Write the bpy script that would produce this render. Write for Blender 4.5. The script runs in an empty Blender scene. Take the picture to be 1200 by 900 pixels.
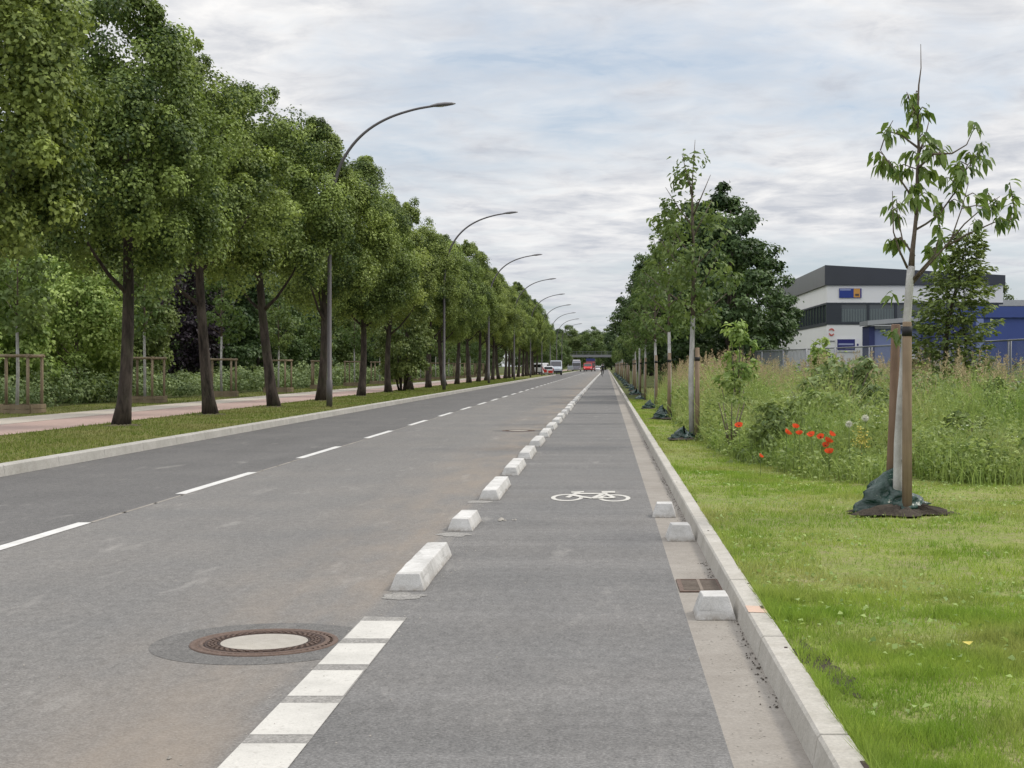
import bpy, math, random
import numpy as np
from mathutils import Vector, Matrix

random.seed(7)
RNG = np.random.default_rng(11)
R = math.radians
scene = bpy.context.scene
COL = scene.collection
F = 1720.0            # focal length in photo pixels
VX, VY = 711.0, 429.0  # vanishing point of the road in the photo
EYE = 1.5


def at(px, py, Y):
    """photo pixel + distance along the road -> point in the scene"""
    return Vector(((px - VX) * Y / F, Y, EYE - (py - VY) * Y / F))


# ------------------------------------------------------------------ object helpers
def tag(o, label=None, cat=None, group=None, kind=None):
    if label: o['label'] = label
    if cat: o['category'] = cat
    if group: o['group'] = group
    if kind: o['kind'] = kind
    return o


def empty(name, loc=(0, 0, 0), rz=0.0, label=None, cat=None, group=None):
    o = bpy.data.objects.new(name, None)
    COL.objects.link(o)
    o.location = loc
    o.rotation_euler = (0, 0, rz)
    o.empty_display_size = 0.2
    return tag(o, label, cat, group)


def link(name, me, parent=None, loc=None):
    o = bpy.data.objects.new(name, me)
    COL.objects.link(o)
    if parent is not None: o.parent = parent
    if loc is not None: o.location = loc
    return o


def dup(o, parent=None):
    c = o.copy()
    COL.objects.link(c)
    c.parent = parent
    for ch in list(o.children):
        dup(ch, c)
    return c


class MB:
    """collects boxes, tubes, prisms into one mesh"""
    def __init__(s):
        s.v, s.f, s.m, s.sm = [], [], [], []

    def add(s, verts, faces, mi=0, smooth=False):
        b = len(s.v)
        s.v += [tuple(p) for p in verts]
        for f in faces:
            s.f.append([b + i for i in f]); s.m.append(mi); s.sm.append(smooth)
        return s

    def box(s, x0, x1, y0, y1, z0, z1, mi=0):
        v = [(x0, y0, z0), (x1, y0, z0), (x1, y1, z0), (x0, y1, z0), (x0, y0, z1), (x1, y0, z1), (x1, y1, z1), (x0, y1, z1)]
        return s.add(v, [(0, 3, 2, 1), (4, 5, 6, 7), (0, 1, 5, 4), (1, 2, 6, 5), (2, 3, 7, 6), (3, 0, 4, 7)], mi)

    def quad(s, pts, mi=0):
        return s.add(pts, [tuple(range(len(pts)))], mi)

    def tube(s, pts, rad, n=8, mi=0, caps=True, wob=0.0):
        pts = [Vector(p) for p in pts]
        if not isinstance(rad, (list, tuple)): rad = [rad] * len(pts)
        vs, fs = [], []
        ref = None
        for i, p in enumerate(pts):
            d = (pts[min(i + 1, len(pts) - 1)] - pts[max(i - 1, 0)])
            if d.length < 1e-9: d = Vector((0, 0, 1))
            d.normalize()
            if ref is None:
                ref = Vector((1, 0, 0)) if abs(d.x) < 0.8 else Vector((0, 1, 0))
            a = (ref - d * ref.dot(d)).normalized()
            ref = a
            b = d.cross(a)
            for k in range(n):
                t = 2 * math.pi * k / n
                r = rad[i] * (1 + (wob * random.uniform(-1, 1) if wob else 0))
                vs.append(p + (a * math.cos(t) + b * math.sin(t)) * r)
        for i in range(len(pts) - 1):
            for k in range(n):
                k2 = (k + 1) % n
                fs.append((i * n + k, i * n + k2, (i + 1) * n + k2, (i + 1) * n + k))
        s.add(vs, fs, mi, True)
        if caps:
            b = len(s.v) - len(vs)
            s.f.append([b + k for k in reversed(range(n))]); s.m.append(mi); s.sm.append(False)
            e = b + (len(pts) - 1) * n
            s.f.append([e + k for k in range(n)]); s.m.append(mi); s.sm.append(False)
        return s

    def prism(s, poly, axis, a0, a1, mi=0):
        """poly in the two other axes, extruded along axis (0=x)"""
        def mk(p, a):
            if axis == 0: return (a, p[0], p[1])
            if axis == 1: return (p[0], a, p[1])
            return (p[0], p[1], a)
        n = len(poly)
        v = [mk(p, a0) for p in poly] + [mk(p, a1) for p in poly]
        f = [tuple(reversed(range(n))), tuple(range(n, 2 * n))]
        for i in range(n):
            j = (i + 1) % n
            f.append((i, j, n + j, n + i))
        return s.add(v, f, mi)

    def ring(s, c, r0, r1, z, n=48, sy=1.0, mi=0):
        v, f = [], []
        for k in range(n):
            t = 2 * math.pi * k / n
            for r in (r0, r1):
                v.append((c[0] + r * math.cos(t), c[1] + r * sy * math.sin(t), z))
        for k in range(n):
            a, b = 2 * k, 2 * ((k + 1) % n)
            f.append((a, a + 1, b + 1, b))
        return s.add(v, f, mi)

    def lathe(s, prof, n=24, c=(0, 0, 0), mi=0, smooth=True):
        v, f = [], []
        for (r, z) in prof:
            for k in range(n):
                t = 2 * math.pi * k / n
                v.append((c[0] + r * math.cos(t), c[1] + r * math.sin(t), c[2] + z))
        for i in range(len(prof) - 1):
            for k in range(n):
                k2 = (k + 1) % n
                f.append((i * n + k, i * n + k2, (i + 1) * n + k2, (i + 1) * n + k))
        return s.add(v, f, mi, smooth)

    def mesh(s, name, mats):
        me = bpy.data.meshes.new(name)
        me.from_pydata(s.v, [], s.f)
        for m in (mats if isinstance(mats, (list, tuple)) else [mats]):
            me.materials.append(m)
        me.polygons.foreach_set('material_index', s.m)
        me.polygons.foreach_set('use_smooth', s.sm)
        me.update()
        return me

    def build(s, name, mats, parent=None, loc=None, bevel=0.0, seg=1):
        o = link(name, s.mesh(name, mats), parent, loc)
        if bevel:
            b = o.modifiers.new('bevel', 'BEVEL')
            b.width = bevel; b.segments = seg; b.limit_method = 'ANGLE'; b.angle_limit = R(25)
        return o


def np_mesh(name, V, FA, mats, var=None, mi=None, smooth=False):
    """V (n,3); FA list of (k,m) integer arrays with m verts each"""
    me = bpy.data.meshes.new(name)
    V = np.asarray(V, dtype=np.float32)
    me.vertices.add(len(V))
    me.vertices.foreach_set('co', V.ravel())
    idx = np.concatenate([f.ravel() for f in FA]).astype(np.int32)
    tot = np.concatenate([np.full(len(f), f.shape[1]) for f in FA]).astype(np.int32)
    st = np.concatenate([[0], np.cumsum(tot)[:-1]]).astype(np.int32)
    me.loops.add(len(idx))
    me.loops.foreach_set('vertex_index', idx)
    me.polygons.add(len(tot))
    me.polygons.foreach_set('loop_start', st)
    me.polygons.foreach_set('loop_total', tot)
    for m in (mats if isinstance(mats, (list, tuple)) else [mats]):
        me.materials.append(m)
    if mi is not None: me.polygons.foreach_set('material_index', np.asarray(mi, dtype=np.int32))
    if smooth: me.polygons.foreach_set('use_smooth', np.ones(len(tot), dtype=bool))
    if var is not None:
        a = me.attributes.new('var', 'FLOAT', 'POINT')
        a.data.foreach_set('value', np.asarray(var, dtype=np.float32))
    me.update(calc_edges=True)
    return me


def unit(a):
    return a / (np.linalg.norm(a, axis=1, keepdims=True) + 1e-9)


def leaf_quads(P, Nn, T, L, W, fold=0.12):
    """diamond leaves. P base, Nn normals, T wanted growth direction"""
    Nn = unit(Nn)
    T = unit(T - Nn * np.sum(T * Nn, axis=1, keepdims=True))
    B = np.cross(Nn, T)
    L = L[:, None]; W = W[:, None]
    v = np.empty((len(P), 4, 3))
    v[:, 0] = P
    v[:, 1] = P + T * L * 0.45 + B * W + Nn * L * fold
    v[:, 2] = P + T * L - Nn * L * fold
    v[:, 3] = P + T * L * 0.45 - B * W + Nn * L * fold
    return v.reshape(-1, 3), np.arange(len(P) * 4).reshape(-1, 4)


def vnoise(x, y, seed=0):
    """smooth value noise 0..1, vectorised"""
    xi = np.floor(x).astype(np.int64); yi = np.floor(y).astype(np.int64)
    fx = x - xi; fy = y - yi
    fx = fx * fx * (3 - 2 * fx); fy = fy * fy * (3 - 2 * fy)

    def h(a, b):
        n = (a * 374761393 + b * 668265263 + seed * 69069) & 0x7fffffff
        n = ((n ^ (n >> 13)) * 1274126177) & 0x7fffffff
        return (n & 0xffff) / 65535.0
    return (h(xi, yi) * (1 - fx) + h(xi + 1, yi) * fx) * (1 - fy) + (h(xi, yi + 1) * (1 - fx) + h(xi + 1, yi + 1) * fx) * fy


# ------------------------------------------------------------------ materials
class NT:
    def __init__(s, name):
        s.mat = bpy.data.materials.new(name)
        s.mat.use_nodes = True
        s.t = s.mat.node_tree
        s.t.nodes.clear()
        s.out = s.t.nodes.new('ShaderNodeOutputMaterial')

    def n(s, typ, **kw):
        nd = s.t.nodes.new('ShaderNode' + typ)
        for k, v in kw.items(): setattr(nd, k, v)
        return nd

    def set(s, sock, v):
        if isinstance(v, bpy.types.NodeSocket): s.t.links.new(v, sock)
        else: sock.default_value = v

    def math(s, op, a, b=0.0, clamp=False):
        nd = s.n('Math', operation=op, use_clamp=clamp)
        s.set(nd.inputs[0], a); s.set(nd.inputs[1], b)
        return nd.outputs[0]

    def mix(s, fac, a, b, blend='MIX'):
        nd = s.n('Mix', data_type='RGBA', blend_type=blend)
        nd.clamp_factor = True
        s.set(nd.inputs[0], fac)
        for i, c in ((6, a), (7, b)):
            s.set(nd.inputs[i], c if isinstance(c, bpy.types.NodeSocket) else (*c, 1.0))
        return nd.outputs[2]

    def pos(s):
        return s.n('NewGeometry').outputs['Position']

    def obj(s):
        return s.n('TexCoord').outputs['Object']

    def mapping(s, vec, scale=(1, 1, 1), loc=(0, 0, 0)):
        m = s.n('Mapping')
        s.set(m.inputs['Vector'], vec)
        m.inputs['Scale'].default_value = scale
        m.inputs['Location'].default_value = loc
        return m.outputs[0]

    def noise(s, vec, scale, detail=4.0, rough=0.55, dist=0.0):
        nd = s.n('TexNoise')
        s.set(nd.inputs['Vector'], vec)
        nd.inputs['Scale'].default_value = scale
        nd.inputs['Detail'].default_value = detail
        nd.inputs['Roughness'].default_value = rough
        nd.inputs['Distortion'].default_value = dist
        return nd.outputs['Fac']

    def voro(s, vec, scale, feature='F1'):
        nd = s.n('TexVoronoi', feature=feature)
        s.set(nd.inputs['Vector'], vec)
        nd.inputs['Scale'].default_value = scale
        return nd.outputs

    def ramp(s, fac, lo, hi, a=0.0, b=1.0):
        nd = s.n('MapRange')
        nd.clamp = True
        s.set(nd.inputs[0], fac)
        nd.inputs[1].default_value = lo; nd.inputs[2].default_value = hi
        nd.inputs[3].default_value = a; nd.inputs[4].default_value = b
        return nd.outputs[0]

    def sep(s, vec):
        nd = s.n('SeparateXYZ'); s.set(nd.inputs[0], vec)
        return nd.outputs

    def bump(s, h, strength=0.3, dist=0.01):
        nd = s.n('Bump')
        nd.inputs['Strength'].default_value = strength
        nd.inputs['Distance'].default_value = dist
        s.set(nd.inputs['Height'], h)
        return nd.outputs[0]

    def principled(s, col, rough=0.6, metal=0.0, spec=0.4, normal=None, **kw):
        p = s.n('BsdfPrincipled')
        s.set(p.inputs['Base Color'], col if isinstance(col, bpy.types.NodeSocket) else (*col, 1.0))
        s.set(p.inputs['Roughness'], rough)
        p.inputs['Metallic'].default_value = metal
        p.inputs['Specular IOR Level'].default_value = spec
        for k, v in kw.items(): s.set(p.inputs[k], v)
        if normal is not None: s.t.links.new(normal, p.inputs['Normal'])
        return p.outputs[0]

    def done(s, shader):
        s.t.links.new(shader, s.out.inputs['Surface'])
        return s.mat


def m_plain(name, col, rough=0.6, metal=0.0, spec=0.4, var=0.12, scale=6.0, bump=0.0):
    t = NT(name)
    nz = t.noise(t.obj(), scale, 5)
    c = t.mix(nz, tuple(x * (1 - var) for x in col), tuple(min(1, x * (1 + var)) for x in col))
    nrm = t.bump(t.noise(t.obj(), scale * 8, 4), bump, 0.01) if bump else None
    return t.done(t.principled(c, rough, metal, spec, nrm))


def m_leaf(name, dark, light, trans=0.35, hue=0.12, spec=0.25, rough=0.5):
    t = NT(name)
    a = t.n('Attribute', attribute_name='var')
    rnd = t.n('ObjectInfo').outputs['Random']
    c = t.mix(a.outputs['Fac'], dark, light)
    sh = t.ramp(rnd, 0, 1, 1 - hue, 1 + hue)
    hs = t.n('HueSaturation')
    t.set(hs.inputs['Color'], c)
    t.set(hs.inputs['Value'], sh)
    t.set(hs.inputs['Hue'], t.ramp(rnd, 0, 1, 0.5 + hue * 0.08, 0.5 - hue * 0.08))
    col = hs.outputs[0]
    p = t.principled(col, rough, 0.0, spec)
    tr = t.n('BsdfTranslucent')
    t.set(tr.inputs['Color'], t.mix(0.35, col, (1.0, 1.0, 0.25), 'MULTIPLY'))
    mx = t.n('MixShader')
    mx.inputs[0].default_value = trans
    t.t.links.new(p, mx.inputs[1]); t.t.links.new(tr.outputs[0], mx.inputs[2])
    return t.done(mx.outputs[0])


def m_asphalt(name, base, dirt, streak=0.1, bands=0.0, dust=None):
    t = NT(name)
    p = t.pos()
    grain = t.noise(p, 62, 4, 0.75)
    agg = t.voro(p, 70)
    fine = t.noise(t.mapping(p, (1, .6, 1)), 17, 5, 0.7)
    big = t.noise(p, 0.55, 5, 0.6)
    lng = t.noise(t.mapping(p, (1.6, 0.06, 1)), 1.0, 5, 0.6)
    mid = t.noise(t.mapping(p, (1, 0.35, 1)), 3.2, 5, 0.65)
    c = t.mix(t.ramp(big, 0.35, 0.7), base, dirt)
    c = t.mix(t.ramp(lng, 0.3, 0.7, 0, 0.9), c, t.mix(1.0, c, (1 - streak,) * 3, 'MULTIPLY'))
    c = t.mix(t.ramp(mid, 0.35, 0.75, 0, 0.7), c, t.mix(1.0, c, (0.86, 0.86, 0.87), 'MULTIPLY'))
    if bands:
        bz = t.noise(t.mapping(p, (0.10, 1.4, 1)), 1.0, 4, 0.6)
        c = t.mix(t.ramp(bz, 0.4, 0.68, 0, 1), c, t.mix(1.0, c, (1 + bands,) * 3, 'MULTIPLY'))
    c = t.mix(t.ramp(grain, 0.38, 0.66), t.mix(1.0, c, (0.68,) * 3, 'MULTIPLY'), t.mix(1.0, c, (1.30,) * 3, 'MULTIPLY'))
    c = t.mix(t.ramp(fine, 0.35, 0.7), t.mix(1.0, c, (0.80,) * 3, 'MULTIPLY'), t.mix(1.0, c, (1.16,) * 3, 'MULTIPLY'))
    c = t.mix(t.math('MULTIPLY', t.ramp(agg['Distance'], 0.0, 0.35, 1, 0), 0.3), c, (0.42, 0.41, 0.39))
    if dust:
        x0, x1, x2, x3, dc = dust
        X = t.sep(p)[0]
        band = t.math('MULTIPLY', t.ramp(X, x0, x1), t.ramp(X, x2, x3, 1, 0))
        dn = t.noise(t.mapping(p, (1, 0.25, 1)), 1.3, 5, 0.6)
        c = t.mix(t.math('MULTIPLY', band, t.ramp(dn, 0.38, 0.66, 0.0, 0.6)), c, dc)
    # pale scuffs and polished wheel tracks
    sc1 = t.noise(t.mapping(p, (2.2, .5, 1), (3, 7, 0)), 1.1, 6, .65)
    c = t.mix(t.ramp(sc1, .60, .72, 0, .35), c, (.36, .345, .32))
    # small dark stains
    sp = t.noise(p, 1.9, 2, 0.5)
    c = t.mix(t.ramp(sp, 0.70, 0.78, 0, 0.3), c, (0.07, 0.068, 0.065))
    h = t.math('ADD', t.math('MULTIPLY', grain, 0.6), agg['Distance'])
    return t.done(t.principled(c, 0.88, 0, 0.25, t.bump(h, 0.5, 0.006)))


def m_concrete(name, base, stain, scale=1.0, bump=0.35, pits=0.35):
    t = NT(name)
    p = t.pos()
    big = t.noise(p, 1.4 * scale, 5, 0.6)
    mid = t.noise(p, 9 * scale, 5, 0.65)
    fine = t.noise(p, 70 * scale, 4, 0.6)
    c = t.mix(t.ramp(big, 0.35, 0.68), base, stain)
    c = t.mix(t.ramp(mid, 0.35, 0.72, 0, 0.8), c, t.mix(1.0, c, (0.80, 0.79, 0.77), 'MULTIPLY'))
    c = t.mix(t.ramp(fine, 0.3, 0.7), t.mix(1.0, c, (0.85,) * 3, 'MULTIPLY'), t.mix(1.0, c, (1.12,) * 3, 'MULTIPLY'))
    v = t.voro(p, 45 * scale)
    c = t.mix(t.math('MULTIPLY', t.ramp(v['Distance'], 0.0, 0.14, 1, 0), pits), c, (0.16, 0.15, 0.14))
    return t.done(t.principled(c, 0.85, 0, 0.3, t.bump(t.math('ADD', fine, mid), bump, 0.006)))


def m_paint(name, base, worn):
    t = NT(name)
    p = t.pos()
    a = t.noise(p, 30, 5, 0.7); b = t.noise(p, 3.0, 5, 0.6); g = t.noise(p, 140, 2, 0.6)
    c = t.mix(t.ramp(b, 0.4, 0.7), base, tuple(x * 0.82 for x in base))
    c = t.mix(t.ramp(a, 0.56, 0.72, 0, 0.75), c, worn)
    c = t.mix(t.ramp(g, 0.3, 0.7), t.mix(1.0, c, (0.84,) * 3, 'MULTIPLY'), c)
    return t.done(t.principled(c, 0.75, 0, 0.3, t.bump(g, 0.35, 0.004)))


def m_ground(name, cols, scale=1.0, bump=0.5):
    t = NT(name)
    p = t.pos()
    a = t.noise(p, 0.8 * scale, 6, 0.65); b = t.noise(p, 6 * scale, 6, 0.7); c3 = t.noise(p, 40 * scale, 4, 0.7)
    c = t.mix(t.ramp(a, 0.35, 0.65), cols[0], cols[1])
    c = t.mix(t.ramp(b, 0.45, 0.72, 0, 0.8), c, cols[2])
    c = t.mix(t.ramp(c3, 0.3, 0.7), t.mix(1.0, c, (0.6,) * 3, 'MULTIPLY'), t.mix(1.0, c, (1.3,) * 3, 'MULTIPLY'))
    return t.done(t.principled(c, 0.95, 0, 0.15, t.bump(t.math('ADD', b, c3), bump, 0.03)))


def m_bark(name, a, b, sx=14, sz=3):
    t = NT(name)
    o = t.obj()
    n1 = t.noise(t.mapping(o, (sx, sx, sz)), 1.0, 6, 0.7, 0.6)
    n2 = t.noise(o, 1.2, 4, 0.6)
    c = t.mix(t.ramp(n1, 0.3, 0.7), a, b)
    c = t.mix(t.ramp(n2, 0.5, 0.75, 0, 0.5), c, (0.06, 0.075, 0.035))
    return t.done(t.principled(c, 0.9, 0, 0.2, t.bump(n1, 0.9, 0.03)))


def m_wood(name, a, b):
    t = NT(name)
    o = t.obj()
    n1 = t.noise(t.mapping(o, (30, 30, 2.2)), 1.0, 6, 0.65, 0.4)
    n2 = t.noise(o, 2.5, 3)
    c = t.mix(t.ramp(n1, 0.3, 0.7), a, b)
    c = t.mix(t.ramp(n2, 0.4, 0.7, 0, 0.55), c, tuple(x * 0.55 for x in a))
    return t.done(t.principled(c, 0.8, 0, 0.25, t.bump(n1, 0.5, 0.01)))


def m_grass(name, g1, g2, g3, trans=0.35, pscale=0.9):
    t = NT(name)
    p = t.pos()
    a = t.n('Attribute', attribute_name='var').outputs['Fac']
    n1 = t.noise(p, pscale, 4, 0.6)
    n2 = t.noise(p, pscale * 0.45, 3, 0.5)
    c = t.mix(t.ramp(n1, 0.36, 0.64), g1, g2)
    c = t.mix(t.math('MULTIPLY', t.ramp(n2, 0.46, 0.64), 0.7), c, g3)
    c = t.mix(1.0, c, t.mix(a, (0.55, 0.6, 0.55), (1.35, 1.3, 1.25)), 'MULTIPLY')
    pr = t.principled(c, 0.6, 0, 0.2)
    tr = t.n('BsdfTranslucent')
    t.set(tr.inputs['Color'], c)
    mx = t.n('MixShader')
    mx.inputs[0].default_value = trans
    t.t.links.new(pr, mx.inputs[1]); t.t.links.new(tr.outputs[0], mx.inputs[2])
    return t.done(mx.outputs[0])


def m_glass(name, col=(0.03, 0.04, 0.05), rough=0.06):
    t = NT(name)
    return t.done(t.principled(col, rough, 0.0, 0.9))


M = {}
M['asphalt_old'] = m_asphalt('asphalt_old', (0.176, 0.172, 0.166), (0.206, 0.196, 0.183), 0.10, dust=(-2.9, -1.7, -1.5, -1.42, (0.27, 0.22, 0.17)))
M['asphalt_dark'] = m_asphalt('asphalt_dark', (0.130, 0.127, 0.124), (0.158, 0.153, 0.148), 0.14)
M['asphalt_cycle'] = m_asphalt('asphalt_cycle', (0.148, 0.146, 0.143), (0.172, 0.166, 0.159), 0.08, 0.22)
M['asphalt_patch'] = m_asphalt('asphalt_patch', (0.138, 0.134, 0.128), (0.158, 0.152, 0.145), 0.1)
M['gutter'] = m_concrete('gutter', (0.30, 0.278, 0.248), (0.24, 0.218, 0.192), 0.8, 0.5, 0.3)
M['kerb'] = m_concrete('kerb', (0.46, 0.44, 0.40), (0.37, 0.35, 0.31), 1.0, 0.5, 0.4)
M['kerb_grey'] = m_concrete('kerb_grey', (0.46, 0.445, 0.415), (0.36, 0.35, 0.32), 0.6, 0.4, 0.3)
M['block'] = m_concrete('block', (0.60, 0.595, 0.58), (0.40, 0.395, 0.38), 1.9, 0.35, 0.3)
_m = M['block']
_t = NT.__new__(NT); _t.mat = _m; _t.t = _m.node_tree
_bs = [n for n in _m.node_tree.nodes if n.type == 'BSDF_PRINCIPLED'][0]
_src = _bs.inputs['Base Color'].links[0].from_socket
_sc = _t.noise(_t.mapping(_t.pos(), (3, 1.2, 14)), 1.6, 6, .7, .4)
_zz = _t.sep(_t.pos())[2]
_c = _t.mix(_t.ramp(_sc, .56, .72, 0, .65), _src, (.17, .165, .155))
_dn = _t.noise(_t.pos(), 22, 4, .6)
_c = _t.mix(_t.math('MULTIPLY', _t.ramp(_zz, .0, .045, 1, 0), _t.ramp(_dn, .35, .6, .1, .8)), _c, (.20, .17, .135))
_m.node_tree.links.new(_c, _bs.inputs['Base Color'])
M['paint'] = m_paint('paint', (0.56, 0.545, 0.505), (0.30, 0.285, 0.255))
M['paint_ghost'] = m_asphalt('paint_ghost', (0.30, 0.29, 0.27), (0.27, 0.26, 0.245), 0.1)
M['paint_new'] = m_paint('paint_new', (0.66, 0.655, 0.635), (0.42, 0.41, 0.39))
M['path_red'] = m_concrete('path_red', (0.44, 0.32, 0.28), (0.40, 0.295, 0.26), 0.5, 0.3, 0.2)
M['path_pale'] = m_concrete('path_pale', (0.50, 0.45, 0.385), (0.43, 0.39, 0.335), 0.5, 0.3, 0.2)
M['lawn'] = m_ground('lawn', ((0.17, 0.22, 0.05), (0.22, 0.25, 0.07), (0.26, 0.22, 0.13)))
M['verge'] = m_ground('verge', ((0.12, 0.14, 0.03), (0.15, 0.155, 0.04), (0.17, 0.145, 0.075)))
M['field'] = m_ground('field', ((0.06, 0.085, 0.02), (0.09, 0.10, 0.03), (0.06, 0.055, 0.03)))
M['soil'] = m_ground('soil', ((0.085, 0.070, 0.055), (0.125, 0.105, 0.085), (0.05, 0.042, 0.035)), 3.0, 0.9)
M['soil_dry'] = m_ground('soil_dry', ((0.14, 0.12, 0.075), (0.17, 0.15, 0.10), (0.10, 0.10, 0.045)), 3.0, 0.9)
M['bark'] = m_bark('bark', (0.012, 0.010, 0.009), (0.105, 0.085, 0.072), 9, 2.2)
M['bark_light'] = m_bark('bark_light', (0.10, 0.08, 0.065), (0.20, 0.16, 0.13), 20, 5)
M['whitewash'] = m_concrete('whitewash', (0.54, 0.535, 0.52), (0.38, 0.37, 0.355), 3.0, 0.6, 0.25)
M['stake'] = m_wood('stake', (0.23, 0.165, 0.11), (0.33, 0.25, 0.175))
M['stake_red'] = m_wood('stake_red', (0.20, 0.13, 0.09), (0.27, 0.185, 0.135))
M['guard'] = m_wood('guard', (0.21, 0.165, 0.11), (0.30, 0.24, 0.165))
M['black_band'] = m_plain('black_band', (0.012, 0.012, 0.014), 0.6)
M['pole'] = m_plain('pole', (0.125, 0.115, 0.118), 0.5, 0.3, 0.4, 0.15, 2)
M['lamp_head'] = m_plain('lamp_head', (0.17, 0.165, 0.172), 0.45, 0.3, 0.4)
M['lamp_glass'] = m_plain('lamp_glass', (0.55, 0.55, 0.52), 0.25)
M['leaf_linden'] = m_leaf('leaf_linden', (0.048, 0.084, 0.022), (0.37, 0.46, 0.12), 0.30, 0.10)
M['leaf_wood'] = m_leaf('leaf_wood', (0.060, 0.105, 0.030), (0.22, 0.29, 0.095), 0.32, 0.22)
M['leaf_bright'] = m_leaf('leaf_bright', (0.15, 0.24, 0.055), (0.48, 0.60, 0.20), 0.36, 0.10)
M['leaf_dark'] = m_leaf('leaf_dark', (0.030, 0.062, 0.022), (0.14, 0.21, 0.075), 0.25, 0.12)
M['leaf_purple'] = m_leaf('leaf_purple', (0.018, 0.013, 0.020), (0.035, 0.024, 0.034), 0.2, 0.1)
M['leaf_young'] = m_leaf('leaf_young', (0.075, 0.125, 0.035), (0.20, 0.275, 0.085), 0.36, 0.12)
M['leaf_cherry'] = m_leaf('leaf_cherry', (0.07, 0.13, 0.026), (0.30, 0.39, 0.11), 0.42, 0.05, 0.4, 0.38)
M['leaf_weed'] = m_leaf('leaf_weed', (0.12, 0.185, 0.045), (0.43, 0.52, 0.19), 0.40, 0.0)
M['leaf_bramble'] = m_leaf('leaf_bramble', (0.095, 0.145, 0.050), (0.38, 0.47, 0.21), 0.30, 0.0)
M['grass'] = m_grass('grass', (0.20, 0.325, 0.040), (0.33, 0.43, 0.080), (0.40, 0.38, 0.15), 0.42, 1.3)
M['grass_verge'] = m_grass('grass_verge', (0.135, 0.195, 0.032), (0.20, 0.245, 0.055), (0.25, 0.23, 0.09))
M['grass_tall'] = m_grass('grass_tall', (0.22, 0.335, 0.075), (0.36, 0.445, 0.14), (0.44, 0.42, 0.20), 0.35, 0.5)
M['plume'] = m_grass('plume', (0.40, 0.32, 0.20), (0.46, 0.39, 0.24), (0.42, 0.29, 0.20), 0.35, 0.5)
M['umbel'] = m_plain('umbel', (0.62, 0.66, 0.52), 0.8)
M['tarp'] = None
t = NT('tarp')
nz = t.noise(t.obj(), 7, 4); n2 = t.noise(t.obj(), 2.2, 3)
M['tarp'] = t.done(t.principled(t.mix(t.ramp(n2, 0.4, 0.7), (0.007, 0.030, 0.022), (0.020, 0.062, 0.046)), t.ramp(nz, 0.3, 0.7, 0.20, 0.36), 0, 0.5, t.bump(nz, 0.9, 0.05)))
M['rust'] = m_plain('rust', (0.140, 0.098, 0.078), 0.75, 0.35, 0.4, 0.45, 30, 0.5)
M['grate_bar'] = m_plain('grate_bar', (0.20, 0.165, 0.135), 0.8, 0.2, 0.3, 0.4, 25, 0.4)
M['rust_dark'] = m_plain('rust_dark', (0.060, 0.042, 0.036), 0.8, 0.2, 0.3, 0.4, 30, 0.5)
M['cover_concrete'] = m_concrete('cover_concrete', (0.40, 0.375, 0.33), (0.34, 0.32, 0.285), 2.0, 0.3, 0.2)
M['wall_white'] = m_plain('wall_white', (0.80, 0.80, 0.79), 0.85, 0, 0.2, 0.05, 0.6)
M['cladding'] = m_plain('cladding', (0.055, 0.060, 0.070), 0.5, 0.2, 0.4, 0.15, 0.8)
M['cladding_side'] = m_plain('cladding_side', (0.22, 0.22, 0.22), 0.5, 0.4, 0.4, 0.12, 0.8)
M['frame_dark'] = m_plain('frame_dark', (0.035, 0.042, 0.052), 0.5)
M['glass'] = m_glass('glass', (0.05, 0.065, 0.075), 0.08)
M['glass_car'] = m_glass('glass_car', (0.012, 0.014, 0.018), 0.05)
M['blind'] = m_plain('blind', (0.16, 0.20, 0.20), 0.7)
M['blue_wall'] = m_plain('blue_wall', (0.048, 0.078, 0.27), 0.6, 0, 0.4, 0.12, 0.7)
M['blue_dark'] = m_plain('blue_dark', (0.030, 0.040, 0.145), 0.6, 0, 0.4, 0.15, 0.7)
M['lilac_wall'] = m_plain('lilac_wall', (0.20, 0.245, 0.46), 0.6, 0, 0.4, 0.10, 0.7)
M['eave_grey'] = m_plain('eave_grey', (0.36, 0.37, 0.40), 0.6, 0.1)
M['beige'] = m_plain('beige', (0.28, 0.25, 0.21), 0.8)
M['sign_blue'] = m_plain('sign_blue', (0.018, 0.045, 0.24), 0.5, 0, 0.4, 0.05)
M['sign_navy'] = m_plain('sign_navy', (0.022, 0.024, 0.16), 0.5, 0, 0.4, 0.05)
M['sign_orange'] = m_plain('sign_orange', (0.60, 0.30, 0.07), 0.5, 0, 0.4, 0.1)
M['sign_pale'] = m_plain('sign_pale', (0.30, 0.34, 0.52), 0.5, 0, 0.4, 0.05)
M['sign_white'] = m_plain('sign_white', (0.78, 0.78, 0.80), 0.5, 0, 0.4, 0.03)
M['emblem_red'] = m_plain('emblem_red', (0.55, 0.12, 0.09), 0.6)
M['galv'] = m_plain('galv', (0.20, 0.21, 0.23), 0.45, 0.6)
M['poppy'] = None
t = NT('poppy')
pp = t.principled((0.80, 0.13, 0.05), 0.6, 0, 0.2)
tr = t.n('BsdfTranslucent'); tr.inputs[0].default_value = (0.85, 0.10, 0.03, 1)
mx = t.n('MixShader'); mx.inputs[0].default_value = 0.4
t.t.links.new(pp, mx.inputs[1]); t.t.links.new(tr.outputs[0], mx.inputs[2])
M['poppy'] = t.done(mx.outputs[0])
M['poppy_eye'] = m_plain('poppy_eye', (0.02, 0.012, 0.015), 0.8)
M['stem'] = m_plain('stem', (0.09, 0.13, 0.04), 0.7)
M['fluff'] = m_plain('fluff', (0.74, 0.74, 0.64), 0.9)
M['yellow_leaf'] = m_plain('yellow_leaf', (0.50, 0.43, 0.09), 0.7, 0, 0.3, 0.25, 20)
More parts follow.
